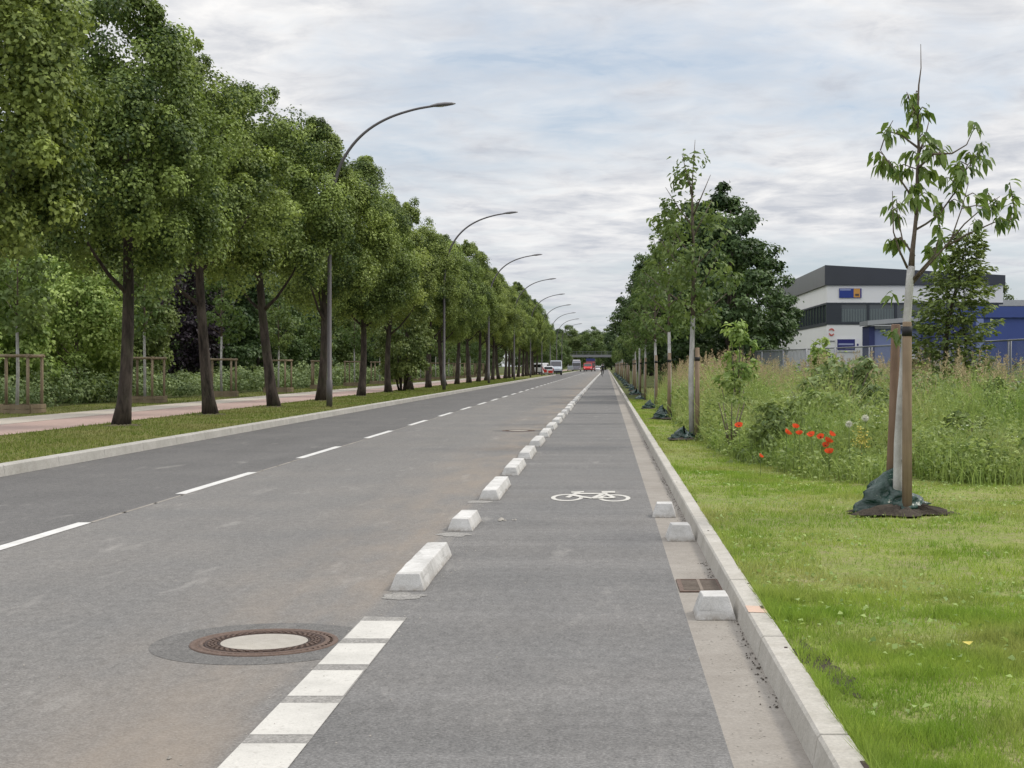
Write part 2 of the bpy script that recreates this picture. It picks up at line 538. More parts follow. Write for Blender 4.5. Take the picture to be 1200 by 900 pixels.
M['orange_paint'] = m_paint('orange_paint', (0.56, 0.40, 0.31), (0.45, 0.42, 0.38))
M['car_white'] = m_plain('car_white', (0.74, 0.75, 0.77), 0.3, 0, 0.5, 0.03)
M['car_silver'] = m_plain('car_silver', (0.42, 0.46, 0.50), 0.3, 0.3, 0.5, 0.03)
M['car_red'] = m_plain('car_red', (0.60, 0.035, 0.03), 0.35, 0, 0.5, 0.03)
M['car_maroon'] = m_plain('car_maroon', (0.20, 0.03, 0.035), 0.4, 0, 0.5, 0.03)
M['car_blue'] = m_plain('car_blue', (0.03, 0.04, 0.16), 0.4, 0, 0.5, 0.03)
M['car_grey'] = m_plain('car_grey', (0.26, 0.27, 0.31), 0.4, 0, 0.5, 0.05)
M['rubber'] = m_plain('rubber', (0.012, 0.012, 0.012), 0.8)
M['rim'] = m_plain('rim', (0.4, 0.4, 0.42), 0.35, 0.7)
M['light_red'] = m_plain('light_red', (0.45, 0.01, 0.01), 0.25)
M['light_white'] = m_plain('light_white', (0.75, 0.76, 0.78), 0.15)
M['plastic'] = m_plain('plastic', (0.02, 0.02, 0.022), 0.6)
M['cloth'] = m_plain('cloth', (0.014, 0.014, 0.017), 0.9)
M['skin'] = m_plain('skin', (0.45, 0.27, 0.19), 0.6)
M['hair'] = m_plain('hair', (0.03, 0.02, 0.014), 0.7)
M['bridge'] = m_plain('bridge', (0.20, 0.205, 0.215), 0.7, 0.1)
M['rubble'] = m_plain('rubble', (0.30, 0.28, 0.25), 0.9, 0, 0.2, 0.4, 8)
t = NT('scrim')
sc_n = t.noise(t.obj(), 2.0, 4)
sc_p = t.principled(t.mix(sc_n, (0.16, 0.175, 0.21), (0.27, 0.29, 0.34)), 0.6)
sc_t = t.n('BsdfTransparent')
mx = t.n('MixShader'); mx.inputs[0].default_value = 0.62
t.t.links.new(sc_p, mx.inputs[2]); t.t.links.new(sc_t.outputs[0], mx.inputs[1])
M['scrim'] = t.done(mx.outputs[0])
M['scrim_thin'] = M['scrim'].copy(); M['scrim_thin'].name = 'scrim_thin'
for nd in M['scrim_thin'].node_tree.nodes:
    if nd.type == 'MIX_SHADER': nd.inputs[0].default_value = 0.30

# ------------------------------------------------------------------ ground, road, kerbs
def sheet(name, x0, x1, y0, y1, z, mat, nx=1, ny=1, zfun=None):
    xs = np.linspace(x0, x1, nx + 1); ys = np.linspace(y0, y1, ny + 1)
    X, Y = np.meshgrid(xs, ys)
    Z = np.full_like(X, z) if zfun is None else zfun(X, Y)
    V = np.stack([X, Y, Z], -1).reshape(-1, 3)
    i = np.arange(nx)[None, :] + np.arange(ny)[:, None] * (nx + 1)
    Fq = np.stack([i, i + 1, i + nx + 2, i + nx + 1], -1).reshape(-1, 4)
    o = link(name, np_mesh(name, V, [Fq], mat))
    return tag(o, kind='structure')


sheet('ground', -3000, 3000, -60, 5000, -0.06, M['field'])
sheet('roadway', -8.2, -4.97, -20, 640, 0.0, M['asphalt_dark'])
sheet('roadway', -4.97, -1.33, -20, 640, 0.0, M['asphalt_old'])
sheet('cycle_lane', -1.33, 0.475, -20, 640, 0.0, M['asphalt_cycle'])
sheet('gutter', 0.475, 0.785, -20, 640, 0.0, M['gutter'])
sheet('sunlit_strip', -60, -8.2, 330, 352, 0.0, M['asphalt_old'])  # added asphalt strip, its lighter tone stands in for sunlight on the far road


def lawn_z(X, Y):
    return 0.105 + 0.05 * (vnoise(X * 0.8, Y * 0.8, 3) - 0.5) * np.clip((X - 0.9) / 0.6, 0, 1) + 0.015 * (vnoise(X * 4, Y * 4, 4) - 0.5)


sheet('lawn', 0.905, 13, 2, 62, 0.105, M['lawn'], 110, 480, lawn_z)
sheet('field', 0.905, 13, 62, 640, 0.10, M['field'])
sheet('field', 13, 400, -20, 640, 0.08, M['field'])
sheet('verge', -11.85, -8.42, -20, 236, 0.14, M['verge'], 4, 240)
sheet('field', -11.85, -8.42, 270, 640, 0.10, M['field'])
sheet('parking_bay', -11.85, -8.2, 236, 270, 0.002, M['asphalt_old'])
sheet('cycle_path', -14.0, -11.85, -20, 640, 0.145, M['path_red'])
sheet('footpath', -15.6, -14.0, -20, 640, 0.149, M['path_pale'])
sheet('verge', -18.5, -15.6, -20, 640, 0.14, M['verge'])
sheet('field', -400, -18.5, -20, 640, 0.13, M['field'])


def kerb(name, xf0, xf1, xb, h, y0, y1, joints, mat, base=-0.02):
    """one continuous kerb with narrow joints; xf0 base of the face, xf1 its top"""
    m = MB()
    prof = [(xf0, base), (xf1, h - 0.012), (xf1 + math.copysign(0.012, xb - xf1), h), (xb, h), (xb, base)]
    ys = []
    for j in joints:
        ys += [(j - 0.012, 0), (j - 0.006, 1), (j + 0.006, 1), (j + 0.012, 0)]
    rows = [(y0, 0)] + [q for q in ys if y0 < q[0] < y1] + [(y1, 0)]
    v, f = [], []
    n = len(prof)
    off = 0.0
    for (y, g) in rows:
        for k, (x, z) in enumerate(prof):
            if g and 0 < k < n - 1: x, z = x + math.copysign(0.010, xb - xf1) * (1 if k < 3 else -0.3), z - 0.014
            v.append((x, y, z))
    for i in range(len(rows) - 1):
        for k in range(n - 1):
            a = i * n + k
            q = (a, a + 1, a + n + 1, a + n)
            f.append(q if xb < xf1 else tuple(reversed(q)))
    m.add(v, f)
    return tag(m.build(name, mat), kind='structure')


jr = [5.5]
while jr[-1] < 120: jr.append(jr[-1] + random.choice([1.5, 2.0, 2.0, 2.5]))
kerb('kerb', 0.768, 0.79, 0.905, 0.12, -20, 640, jr, M['kerb'])
jl = [2.0 + i * 2.0 for i in range(50)]
kerb('kerb', -8.2, -8.215, -8.425, 0.15, -20, 236, jl, M['kerb_grey'])
kerb('kerb', -8.2, -8.215, -8.425, 0.15, 270, 640, [], M['kerb_grey'])


def strip(m, x0, x1, y0, y1, z=0.004):
    m.quad([(x0, y0, z), (x1, y0, z), (x1, y1, z), (x0, y1, z)])


# markings: dashed centre line, seam, block-edge line
m = MB()
y = 17.2 - 6.65 * 5
k = 0
while y < 330:
    strip(m, -5.06, -4.93, y, y + 3.5)
    y += 6.65
tag(m.build('centre_marking', M['paint_new']), kind='structure')
m = MB()
yy = -12.0
while yy < 240:   # ragged edge of the asphalt seam between the dashes
    strip(m, -4.955 + random.uniform(-0.012, 0.006), -4.925 + random.uniform(-0.01, 0.014), yy, yy + 1.1, 0.002)
    yy += 1.0
tag(m.build('asphalt_seam', M['gutter']), kind='structure')
m = MB()
ms = MB()
ms.quad([(-1.455, 1.5, .0025), (-1.185, 1.5, .0025), (-1.19, 8.75, .0025), (-1.45, 8.78, .0025)])
tag(ms.build('marking_ghost', M['paint_ghost']), kind='structure')
y = 8.62
while y > 1.5:
    strip(m, -1.448 + random.uniform(-.004, .004), -1.192 + random.uniform(-.004, .004), y - 0.56, y)
    y -= 0.70
y = 216
while y < 330:
    strip(m, -1.45, -1.20, y, y + 0.56)
    y += 0.7
tag(m.build('edge_marking', M['paint']), kind='structure')


def blot(name, cx, cy, rx, ry, z, mat, n=40, rough=0.25, seed=0, dome=0.0, follow=False):
    """irregular thin patch lying on a surface"""
    rg = np.random.default_rng(seed)
    ph = rg.uniform(0, 6.28, 6); am = rg.uniform(0.3, 1, 6) * rough
    v = [(cx, cy, z + dome)]
    rings = 4
    for q in range(1, rings + 1):
        for i in range(n):
            a = 2 * math.pi * i / n
            r = 1 + sum(am[j] * math.sin((j + 2) * a + ph[j]) for j in range(6)) / 2.2
            s = q / rings
            bz = dome * (1 - s * s) * (1 + 0.5 * rg.uniform(-1, 1)) if q < rings else -0.004 * (dome > 0)
            v.append((cx + rx * r * s * math.cos(a), cy + ry * r * s * math.sin(a), z + bz))
    if follow:
        v = [(x, y, float(lawn_z(np.array(x), np.array(y))) + 0.003 + (zz - z)) for x, y, zz in v]
    f = [(0, 1 + i, 1 + (i + 1) % n) for i in range(n)]
    for q in range(rings - 1):
        for i in range(n):
            a, b = 1 + q * n + i, 1 + q * n + (i + 1) % n
            f.append((a, a + n, b + n, b))
    mb = MB(); mb.add(v, f)
    return tag(mb.build(name, mat), kind='structure')


m = MB(); m.ring((-1.856, 7.96), 0.395, 0.60, 0.0015, 64)
tag(m.build('asphalt_patch', M['asphalt_patch']), kind='structure')
m = MB(); m.ring((-2.04, 34.0), 0.40, 0.62, 0.0015, 48)
tag(m.build('asphalt_patch', M['asphalt_patch']), kind='structure')
# dusty adhesive marks where the blocks were set down
for i, (x, y, rx, ry) in enumerate([(-1.33, 9.55, .14, .17), (-1.36, 13.05, .15, .2), (-1.40, 16.2, .14, .2)]):
    blot('dust_patch', x, y, rx, ry * .8, 0.003, M['paint_ghost'], seed=i, rough=.2)


def manhole(x, y, label):
    t = empty('manhole_cover', (x, y, 0.0), 0, label, 'manhole cover')
    m = MB()
    m.lathe([(0.395, 0.0), (0.393, 0.007), (0.375, 0.008), (0.37, 0.004), (0.345, 0.004), (0.342, 0.009), (0.325, 0.009), (0.322, 0.001)], 64)
    for k in range(56):
        a = 2 * math.pi * k / 56
        for rr in (0.358,):
            c, s = math.cos(a), math.sin(a)
            m.add([(rr * c - .008 * c - .006 * s, rr * s - .008 * s + .006 * c, .0035), (rr * c + .008 * c - .006 * s, rr * s + .008 * s + .006 * c, .0035),
                   (rr * c + .008 * c + .006 * s, rr * s + .008 * s - .006 * c, .009), (rr * c - .008 * c + .006 * s, rr * s - .008 * s - .006 * c, .009)], [(0, 1, 2, 3)])
    m.build('frame', M['rust'], t)
    m = MB()
    m.lathe([(0.319, 0.0), (0.318, 0.006), (0.305, 0.007), (0.302, 0.003), (0.245, 0.003), (0.243, 0.008), (0.235, 0.008), (0.234, 0.002)], 64)
    lid = m.build('lid', M['rust_dark'], t)
    m = MB()
    for q, rr in enumerate((0.257, 0.275, 0.292)):
        nn = 40
        for k in range(nn):
            a = 2 * math.pi * (k + 0.5 * (q % 2)) / nn
            c, s = math.cos(a), math.sin(a)
            w, d = 0.011, 0.006
            P = [(-d, -w), (d, -w), (d, w), (-d, w)]
            b = [(rr * c + px * c - py * s, rr * s + px * s + py * c) for px, py in P]
            m.add([(p[0], p[1], .003) for p in b] + [(p[0], p[1], .010) for p in b], [(4, 5, 6, 7), (0, 1, 5, 4), (1, 2, 6, 5), (2, 3, 7, 6), (3, 0, 4, 7)])
    m.build('stud_ring', M['rust'], lid)
    m = MB(); m.lathe([(0.233, 0.0), (0.232, 0.006), (0.12, 0.0075), (0.0, 0.008)], 48, smooth=False)
    m.build('infill', M['cover_concrete'], t)
    return t


manhole(-1.856, 7.96, 'round rusty manhole cover with pale concrete centre, nearest in the traffic lane')
manhole(-2.04, 34.0, 'far manhole cover in the traffic lane beside the row of white blocks')

# gutter grate
t = empty('drain_grate', (0.635, 10.0, 0.0), 0, 'rusty slotted drain grate in the gutter beside the kerb', 'drain grate')
m = MB()
for (x0, x1, y0, y1) in ((-.15, .15, -.28, -.25), (-.15, .15, .25, .28), (-.15, -.12, -.25, .25), (.12, .15, -.25, .25)):
    m.box(x0, x1, y0, y1, 0.0, .010)
m.build('frame', M['rust'], t)
m = MB()
for k in range(9):
    yb = -.235 + k * .055
    m.box(-.12, .12, yb, yb + .022, 0.0, .009)
m.box(-.01, .01, -.25, .25, 0.0, .011)
m.build('bars', M['grate_bar'], t)
m = MB(); m.quad([(-.12, -.25, .002), (.12, -.25, .002), (.12, .25, .002), (-.12, .25, .002)])
m.build('pit', M['black_band'], t)


# ------------------------------------------------------------------ concrete blocks
def block_mesh(L, wb=0.235, wt=0.155, h=0.112, ends=0.05, seed=0):
    rg = random.Random(seed)
    m = MB()
    n = max(2, int(L / 0.25))
    ys0 = [-L / 2 + L * i / n for i in range(n + 1)]
    v = []
    for i, yb in enumerate(ys0):
        s = yb / (L / 2)
        yt = s * (L / 2 - ends)
        j = lambda: rg.uniform(-.003, .003)
        v += [(-wb / 2 + j(), yb, 0), (wb / 2 + j(), yb, 0), (wt / 2 + j(), yt, h + j()), (-wt / 2 + j(), yt, h + j())]
    f = [(0, 1, 2, 3), tuple(reversed([n * 4 + k for k in range(4)]))]
    for i in range(n):
        for k in range(4):
            a, b = i * 4 + k, i * 4 + (k + 1) % 4
            f.append((a, a + 4, b + 4, b))
    m.add(v, f)
    return m.mesh('concrete_block', M['block'])


ORD = ['first', 'second', 'third', 'fourth', 'fifth', 'sixth', 'seventh', 'eighth', 'ninth', 'tenth', 'eleventh', 'twelfth', 'thirteenth', 'fourteenth', 'fifteenth',
       'sixteenth', 'seventeenth', 'eighteenth', 'nineteenth', 'twentieth']
gb = 'white concrete blocks between traffic lane and cycle lane'
bl_std = block_mesh(2.1, seed=3)


def put_block(me, x, y, rz, label, group):
    o = link('concrete_block', me, None, (x, y, 0))
    b = o.modifiers.new('bevel', 'BEVEL'); b.width = 0.006; b.segments = 2; b.limit_method = 'ANGLE'; b.angle_limit = R(25)
    o.rotation_euler = (0, 0, rz)
    tag(o, label, 'concrete block', group)
    return o


put_block(block_mesh(1.85, seed=1), -1.335, 10.70, 0.004, 'long white concrete block nearest the painted dashes, largest in the row', gb)
put_block(block_mesh(0.92, seed=2), -1.33, 13.78, -0.01, 'short white concrete block, second in the lane-dividing row', gb)
ybl = 17.5
for i in range(56):
    if i < 12:
        lab = 'long white concrete block, %s in the lane-dividing row' % ORD[i + 2]
    else:
        lab = 'distant white concrete block in the lane-dividing row beyond the far manhole'
    put_block(bl_std, -1.325 + random.uniform(-.015, .015), ybl + random.uniform(-.06, .06), random.uniform(-.006, .006), lab, gb)
    ybl += 3.58
gk = 'short white blocks in the gutter by the kerb'
sm = block_mesh(0.34, 0.24, 0.15, 0.135, 0.05, 5)
put_block(sm, 0.645, 8.82, 0.0, 'short white gutter block in front of the drain grate, largest of the three', gk)
put_block(sm, 0.635, 12.72, 0.03, 'middle short white gutter block beyond the drain grate', gk)
put_block(sm, 0.575, 14.68, -0.05, 'farthest short white gutter block, set off from the kerb', gk)

# bicycle symbol on the cycle lane (flat paint)
m = MB()
m.ring((-0.45, 16.72), 0.135, 0.185, 0.004, 40, 2.4)
m.ring((0.085, 16.66), 0.135, 0.185, 0.004, 40, 2.4)
seg = [((-.45, 16.72), (-.33, 17.42), .03), ((-.42, 17.40), (-.27, 17.46), .035), ((-.36, 17.22), (-.05, 17.20), .03), ((-.40, 16.98), (-.16, 16.60), .03), ((-.16, 16.60), (.0, 17.38), .03),
       ((-.16, 16.60), (.085, 16.66), .028), ((-.03, 17.22), (.085, 16.66), .028), ((-.06, 17.40), (.10, 17.40), .045)]
for i, (a, b, w) in enumerate(seg):
    dx, dy = b[0] - a[0], b[1] - a[1]
    # paint width measured across the stroke (letters on roads are stretched along the road)
    nx, ny = -dy / 2.4, dx
    l = math.hypot(nx, ny); nx, ny = nx / l * w, ny / l * w * 2.4
    z = 0.005 + 0.0006 * i
    m.quad([(a[0] - nx, a[1] - ny, z), (b[0] - nx, b[1] - ny, z), (b[0] + nx, b[1] + ny, z), (a[0] + nx, a[1] + ny, z)])
tag(m.build('bicycle_symbol', M['paint']), 'white bicycle symbol painted flat on the grey cycle lane', 'road marking')

# orange spray mark, rusty pins on the kerb
m = MB(); m.quad([(.795, 8.22, .1225), (.90, 8.20, .1225), (.902, 8.42, .1225), (.797, 8.45, .1225)])
tag(m.build('spray_mark', M['orange_paint']), kind='structure')
for i, (px, py) in enumerate([(893, 712), (1014, 897), (921, 759), (877, 684), (830, 622), (816, 588), (793, 565)]):
    Y = F * (EYE - .12) / (py - VY)
    w, l = (.010, .05) if i < 2 else (.007, .012)
    m = MB(); m.box(-w, w, -l, l, -.004, .003)
    o = m.build('kerb_pin', M['rust_dark'], None, ((px - VX) * Y / F, Y, .12))
    tag(o, ('dark rust slot on the kerb top beside the orange mark', 'dark rust slot on the kerb top at the bottom edge', 'small rust spot on the kerb in front of the orange mark',
            'small rust spot on the kerb beside the drain grate', 'small rust spot on the kerb beside the middle gutter block', 'small rust spot on the kerb beside the farthest gutter block', 'rust spot on the kerb, farthest of all')[i], 'pin')

# pebbles and crumbs
def scatter_pebbles(name, pts, smin, smax, mat, seed):
    rg = np.random.default_rng(seed)
    n = len(pts)
    s = rg.uniform(smin, smax, n)[:, None]
    octa = np.array([(1, 0, 0), (-1, 0, 0), (0, 1, 0), (0, -1, 0), (0, 0, .7), (0, 0, -.3)])
    V = np.repeat(pts[:, None, :], 6, 1) + octa[None] * s[:, None, :] * rg.uniform(.6, 1.3, (n, 6, 1))
    fa = np.array([(0, 2, 4), (2, 1, 4), (1, 3, 4), (3, 0, 4)])
    Fi = (np.arange(n)[:, None, None] * 6 + fa[None]).reshape(-1, 3)
    return tag(link(name, np_mesh(name, V.reshape(-1, 3), [Fi], mat)), kind='stuff')


n = 900
P1 = np.stack([RNG.normal(-1.42, .22, n), RNG.uniform(5, 32, n), np.full(n, .002)], 1)
P2 = np.stack([RNG.uniform(.50, .78, 900), RNG.uniform(4.5, 26, 900), np.full(900, .002)], 1)
P3 = np.stack([RNG.uniform(-5, .4, 260), RNG.uniform(4, 22, 260), np.full(260, .002)], 1)
scatter_pebbles('gravel', np.concatenate([P1, P2, P3]), .0022, .007, M['rubble'], 1)
PL = np.stack([.765 - np.abs(RNG.normal(0, .03, 900)), RNG.uniform(4.2, 30, 900), np.full(900, .003)], 1)
keep = vnoise(PL[:, 1] * 1.3, PL[:, 1] * 0 + .5, 12) > .42
scatter_pebbles('leaf_litter', PL[keep], .003, .009, M['soil'], 2)
m = MB()
rg = random.Random(4)
for (px, py, s) in [(594, 609, .07), (588, 611, .04), (602, 610, .03), (486, 629, .012), (806, 764 + 10, .012), (456, 821, .008), (195, 891, .02), (524, 651, .010)]:
    Y = F * EYE / (py - VY); x = (px - VX) * Y / F
    a = rg.uniform(0, 3)
    for k in range(3 if s > .02 else 1):
        ox, oy = rg.uniform(-s, s), rg.uniform(-s, s) * 1.5
        q = [(x + ox + s * .5 * math.cos(a + t_) * rg.uniform(.6, 1.2), Y + oy + s * .8 * math.sin(a + t_) * rg.uniform(.6, 1.2), .004 + .002 * k) for t_ in (0, 1.3, 2.5, 3.8, 5)]
        m.add(q + [(x + ox, Y + oy, .012 + s * .12)], [(0, 1, 5), (1, 2, 5), (2, 3, 5), (3, 4, 5), (4, 0, 5)])
tag(m.build('rubble', M['rubble']), kind='stuff')

# ------------------------------------------------------------------ foliage builders
def crown_mesh(name, seed, prof, z0, z1, ncl, per, cr, leaf, mat, squash=0.8, lump=0.25, droop=0.9, up=0.55, inner=0.42, topspray=0, aspect=0.38, boughs=0, bough_r=.5):
    """leaf clumps over a profile of revolution prof: [(t,r)], t from 0 (z0) to 1 (z1)"""
    rg = np.random.default_rng(seed)
    ts = [p[0] for p in prof]; rs = [p[1] for p in prof]
    w = np.interp(np.linspace(0, 1, 200), ts, rs) + 0.15
    cdf = np.cumsum(w) / np.sum(w)
    t = np.interp(rg.uniform(0, 1, ncl), cdf, np.linspace(0, 1, 200))
    ang = rg.uniform(0, 2 * np.pi, ncl)
    ph = rg.uniform(0, 6.28, 4)
    lm = 1 + lump * (np.sin(2 * ang + ph[0] + 3 * t) + np.sin(3 * ang + ph[1] - 5 * t) + np.sin(5 * ang + ph[2] + 9 * t)) / 2.2
    u = rg.uniform(0, 1, ncl)
    rr = np.interp(t, ts, rs) * lm * (inner + (1 - inner) * np.sqrt(u))
    C = np.stack([rr * np.cos(ang), rr * np.sin(ang), z0 + (z1 - z0) * t], 1)
    if boughs:
        nb = boughs
        k = rg.integers(0, nb, ncl)
        bc = C[:nb].copy()
        off = rg.normal(0, bough_r, (ncl, 3)) * np.array([.8, .8, .75])
        C = bc[k] + off
        t = np.clip((C[:, 2] - z0) / (z1 - z0), 0, 1)
        ang = np.arctan2(C[:, 1], C[:, 0])
        lim = np.interp(t, ts, rs) * 1.18 + .12
        rad0 = np.hypot(C[:, 0], C[:, 1])
        sc_ = np.minimum(1, lim / np.maximum(rad0, 1e-3))
        C[:, :2] *= sc_[:, None]
        bv = rg.normal(0, .10, nb)[k]
    CR = cr * rg.uniform(0.65, 1.3, ncl) * np.interp(t, [0, .85, 1], [1, 1, .6])
    CV = np.clip(rg.normal(0.42, 0.20, ncl), 0, 1)
    if boughs: CV = np.clip(CV + bv, 0, 1)
    N = ncl * per
    ci = np.repeat(np.arange(ncl), per)
    out = np.stack([np.cos(ang), np.sin(ang), np.zeros(ncl)], 1)[ci]
    d = rg.normal(0, 1, (N, 3)) + out * 0.55 + np.array([0, 0, 0.35])
    d = unit(d)
    rad = CR[ci] * (0.5 + 0.6 * rg.uniform(0, 1, N) ** 0.7)
    P = C[ci] + d * rad[:, None] * np.array([1, 1, squash])
    # sprays hanging off the clumps
    sp = rg.uniform(0, 1, N) < 0.10
    P[sp] += (d[sp] * np.array([1, 1, .5]) + np.array([0, 0, -.15])) * CR[ci][sp][:, None] * rg.uniform(.2, .7, (sp.sum(), 1))
    Nn = d + np.array([0, 0, up]) + rg.normal(0, 0.5, (N, 3))
    T = out * 0.6 + np.array([0, 0, -droop]) + rg.normal(0, 0.7, (N, 3))
    L = leaf * rg.uniform(0.7, 1.3, N)
    V, Fq = leaf_quads(P, Nn, T, L, L * aspect)
    var = np.clip(CV[ci] + rg.normal(0, 0.17, N), 0, 1)
    return np_mesh(name, V, [Fq], mat, np.repeat(var, 4))


def trunk_mesh(name, seed, h, r0, r1, mat, lean=(0, 0), limbs=5, limb_z=0.55, limb_len=2.0, flare=1.35, n=12, wob=0.05, bend=0.1, rise=0.9):
    rg = random.Random(seed)
    m = MB()
    pts, rad = [], []
    ns = 9
    bx, by = rg.uniform(-bend, bend), rg.uniform(-bend, bend)
    for i in range(ns + 1):
        t = i / ns
        pts.append((lean[0] * t + bx * math.sin(t * 5), lean[1] * t + by * math.sin(t * 4), h * t ** 1.25 if i else -0.05))
        r = r0 + (r1 - r0) * t
        if i == 0: r *= flare
        if i == 1: r *= 1 + (flare - 1) * 0.25
        rad.append(r)
    m.tube(pts, rad, n, wob=wob)
    for k in range(limbs):
        t = limb_z + (1 - limb_z) * (k + rg.uniform(0, .6)) / max(1, limbs)
        i = min(ns - 1, int(t ** (1 / 1.25) * ns))
        p = Vector(pts[i])
        a = k * 2.4 + rg.uniform(-.4, .4)
        l = limb_len * rg.uniform(.7, 1.1) * (1.15 - 0.5 * t)
        q = [p, p + Vector((math.cos(a) * l * .35, math.sin(a) * l * .35, l * .30 * rise)), p + Vector((math.cos(a) * l * .7, math.sin(a) * l * .7, l * .75 * rise)), p + Vector((math.cos(a) * l * .95, math.sin(a) * l * .95, l * 1.2 * rise))]
        rb = rad[i] * .5
        m.tube(q, [rb, rb * .75, rb * .5, rb * .2], 6, wob=wob)
    return m.mesh(name, mat)


# --- linden avenue on the left
LIN = []
profL = [(0, .9), (.08, 1.75), (.25, 2.3), (.42, 2.25), (.6, 1.8), (.78, 1.2), (.92, .6), (1, .15)]
for s in range(5):
    cm = crown_mesh('linden_crown', 100 + s, profL, 3.85 + .15 * (s % 3), 10.4 + .3 * (s % 2), 400, 225, 0.38, 0.084, M['leaf_linden'], 1.05, 0.20, inner=.60, aspect=.46, boughs=105, bough_r=.36)
    tm = trunk_mesh('linden_trunk', 200 + s, 8.6, 0.178, 0.06, M['bark'], (random.uniform(-.6, .35), random.uniform(-.3, .3)), 9, 0.38, 1.9, 1.38, 14, 0.07, .13)
    LIN.append((cm, tm))
gl = 'linden trees along the left verge'
zs = [25.2, 33.6, 41.2, 49.0, 57.4, 66.2, 75.0, 83.4]
while zs[-1] < 232: zs.append(zs[-1] + 8.2 + random.uniform(-.4, .4))
lab0 = ['linden at the left frame edge, only its crown hanging into view', 'nearest linden whose whole dark trunk shows, straight, beside the footpath', 'linden with left-leaning trunk, second whole trunk along the verge',
        'linden with slightly bent trunk, third whole trunk along the verge', 'linden standing just before the first street lamp pole', 'linden directly beyond the first street lamp pole',
        'linden in front of the bushy multi-stemmed shrub', 'linden growing behind the bushy multi-stemmed shrub', 'linden beside the second street lamp pole']
for i, z in enumerate(zs):
    cm, tm = LIN[(i * 2 + 3) % 5]
    x = -11.1 + random.uniform(-.12, .12)
    if i < len(lab0): lab = lab0[i]
    elif i < 20: lab = 'verge linden, %s along the row from the left frame edge' % ORD[i]
    else: lab = 'far verge linden near the parked vehicles at the end of the row'
    t = empty('linden_tree', (x, z, 0.13), i * 2.1, lab, 'tree', gl)
    sc = [1.02, 1.0, 1.0, 1.06, 1.0, 1.0, .98, 1.0][i % 8] * random.uniform(.95, 1.01)
    szz = sc * random.uniform(.94, 1.05)
    t.scale = (sc, sc, szz)
    if i in (2, 3):
        t.rotation_mode = 'ZYX'
        t.rotation_euler = (0, R(-4), i * 2.1)
    link('trunk', tm, t); link('crown', cm, t)

for i in range(7):
    blot('soil_patch', -11.1, zs[i], .42, .55, .143, M['soil_dry'], seed=150 + i, dome=.03)

# --- bushy multi-stem shrub among the avenue
t = empty('multi_stem_shrub', (-11.2, 80.2, 0.13), 0, 'bushy green multi-stemmed shrub filling a gap among the verge lindens', 'shrub')
m = MB()
for k in range(7):
    a = k * .9
    m.tube([(0.15 * math.cos(a), .15 * math.sin(a), -.05), (.45 * math.cos(a), .45 * math.sin(a), 1.2), (.8 * math.cos(a), .8 * math.sin(a), 2.8)], [.05, .04, .015], 6)
m.build('stem', M['bark'], t)
link('crown', crown_mesh('shrub_crown', 300, [(0, .7), (.3, 1.3), (.6, 1.25), (.85, .8), (1, .3)], 0.9, 4.6, 80, 130, .42, .14, M['leaf_wood']), t)

# ------------------------------------------------------------------ street lamps
def lamp_meshes():
    m = MB()
    pts = [(0, 0, -.05), (0, 0, .9), (0, 0, .92), (0.0, 0, 5.2), (0.03, 0, 6.4), (.12, 0, 7.2), (.35, 0, 8.0), (.75, 0, 8.68), (1.3, 0, 9.22), (2.0, 0, 9.62), (2.8, 0, 9.88), (3.45, 0, 10.0)]
    rad = [.10, .10, .075, .068, .062, .058, .054, .05, .046, .043, .04, .038]
    def cat(a, b, c, d, u): return .5 * (2 * b + (c - a) * u + (2 * a - 5 * b + 4 * c - d) * u * u + (3 * b - a - 3 * c + d) * u ** 3)
    P4, R4 = pts[:4], rad[:4]
    for i in range(3, len(pts) - 1):
        for q in range(1, 5):
            u = q / 4
            k0, k3 = max(i - 1, 0), min(i + 2, len(pts) - 1)
            P4.append(tuple(cat(pts[k0][a], pts[i][a], pts[i + 1][a], pts[k3][a], u) for a in range(3)))
            R4.append(rad[i] + (rad[i + 1] - rad[i]) * u)
    m.tube(P4, R4, 12)
    pm = m.mesh('lamp_pole', M['pole'])
    m = MB()
    prof = [(-.10, .035, .04), (.0, .09, .06), (.15, .15, .085), (.40, .17, .085), (.62, .11, .06), (.74, .03, .02)]
    n = 14
    v, f = [], []
    for (x, w, h) in prof:
        for k in range(n):
            a = 2 * math.pi * k / n
            v.append((x, w * math.cos(a), h * math.sin(a) * (1.0 if math.sin(a) > 0 else .55)))
    for i in range(len(prof) - 1):
        for k in range(n):
            k2 = (k + 1) % n
            f.append((i * n + k, (i + 1) * n + k, (i + 1) * n + k2, i * n + k2))
    f += [tuple(range(n)), tuple(reversed(range((len(prof) - 1) * n, len(prof) * n)))]
    m.add(v, f, 0, True)
    hm = m.mesh('lamp_head', M['lamp_head'])
    m = MB(); m.lathe([(.0, -.052), (.09, -.05), (.115, -.044)], 16, (.27, 0, 0)); gm = m.mesh('lamp_lens', M['lamp_glass'])
    m = MB(); m.box(-.05, .05, -.078, -.07, .45, .8); dm = m.mesh('lamp_door', M['pole'])
    return pm, hm, gm, dm


pm, hm, gm, dm = lamp_meshes()
gg = 'curved street lamps on the left verge'
for i, z in enumerate([48.7, 83.0, 114.5, 146, 177, 208, 239, 270, 301]):
    if i < 7: lab = ('grey street lamp with long curved arm over the road, nearest and tallest' if i == 0 else 'curved-arm grey street lamp, %s from the camera' % ORD[i])
    else: lab = 'tiny far curved-arm street lamp at the end of the avenue'
    t = empty('street_lamp', (-9.2, z, .13), 0, lab, 'street lamp', gg)
    link('pole', pm, t)
    h = link('lamp_head', hm, t, (3.45, 0, 10.0)); h.rotation_euler = (0, R(-6), 0)
    link('lens', gm, h); link('door', dm, t)

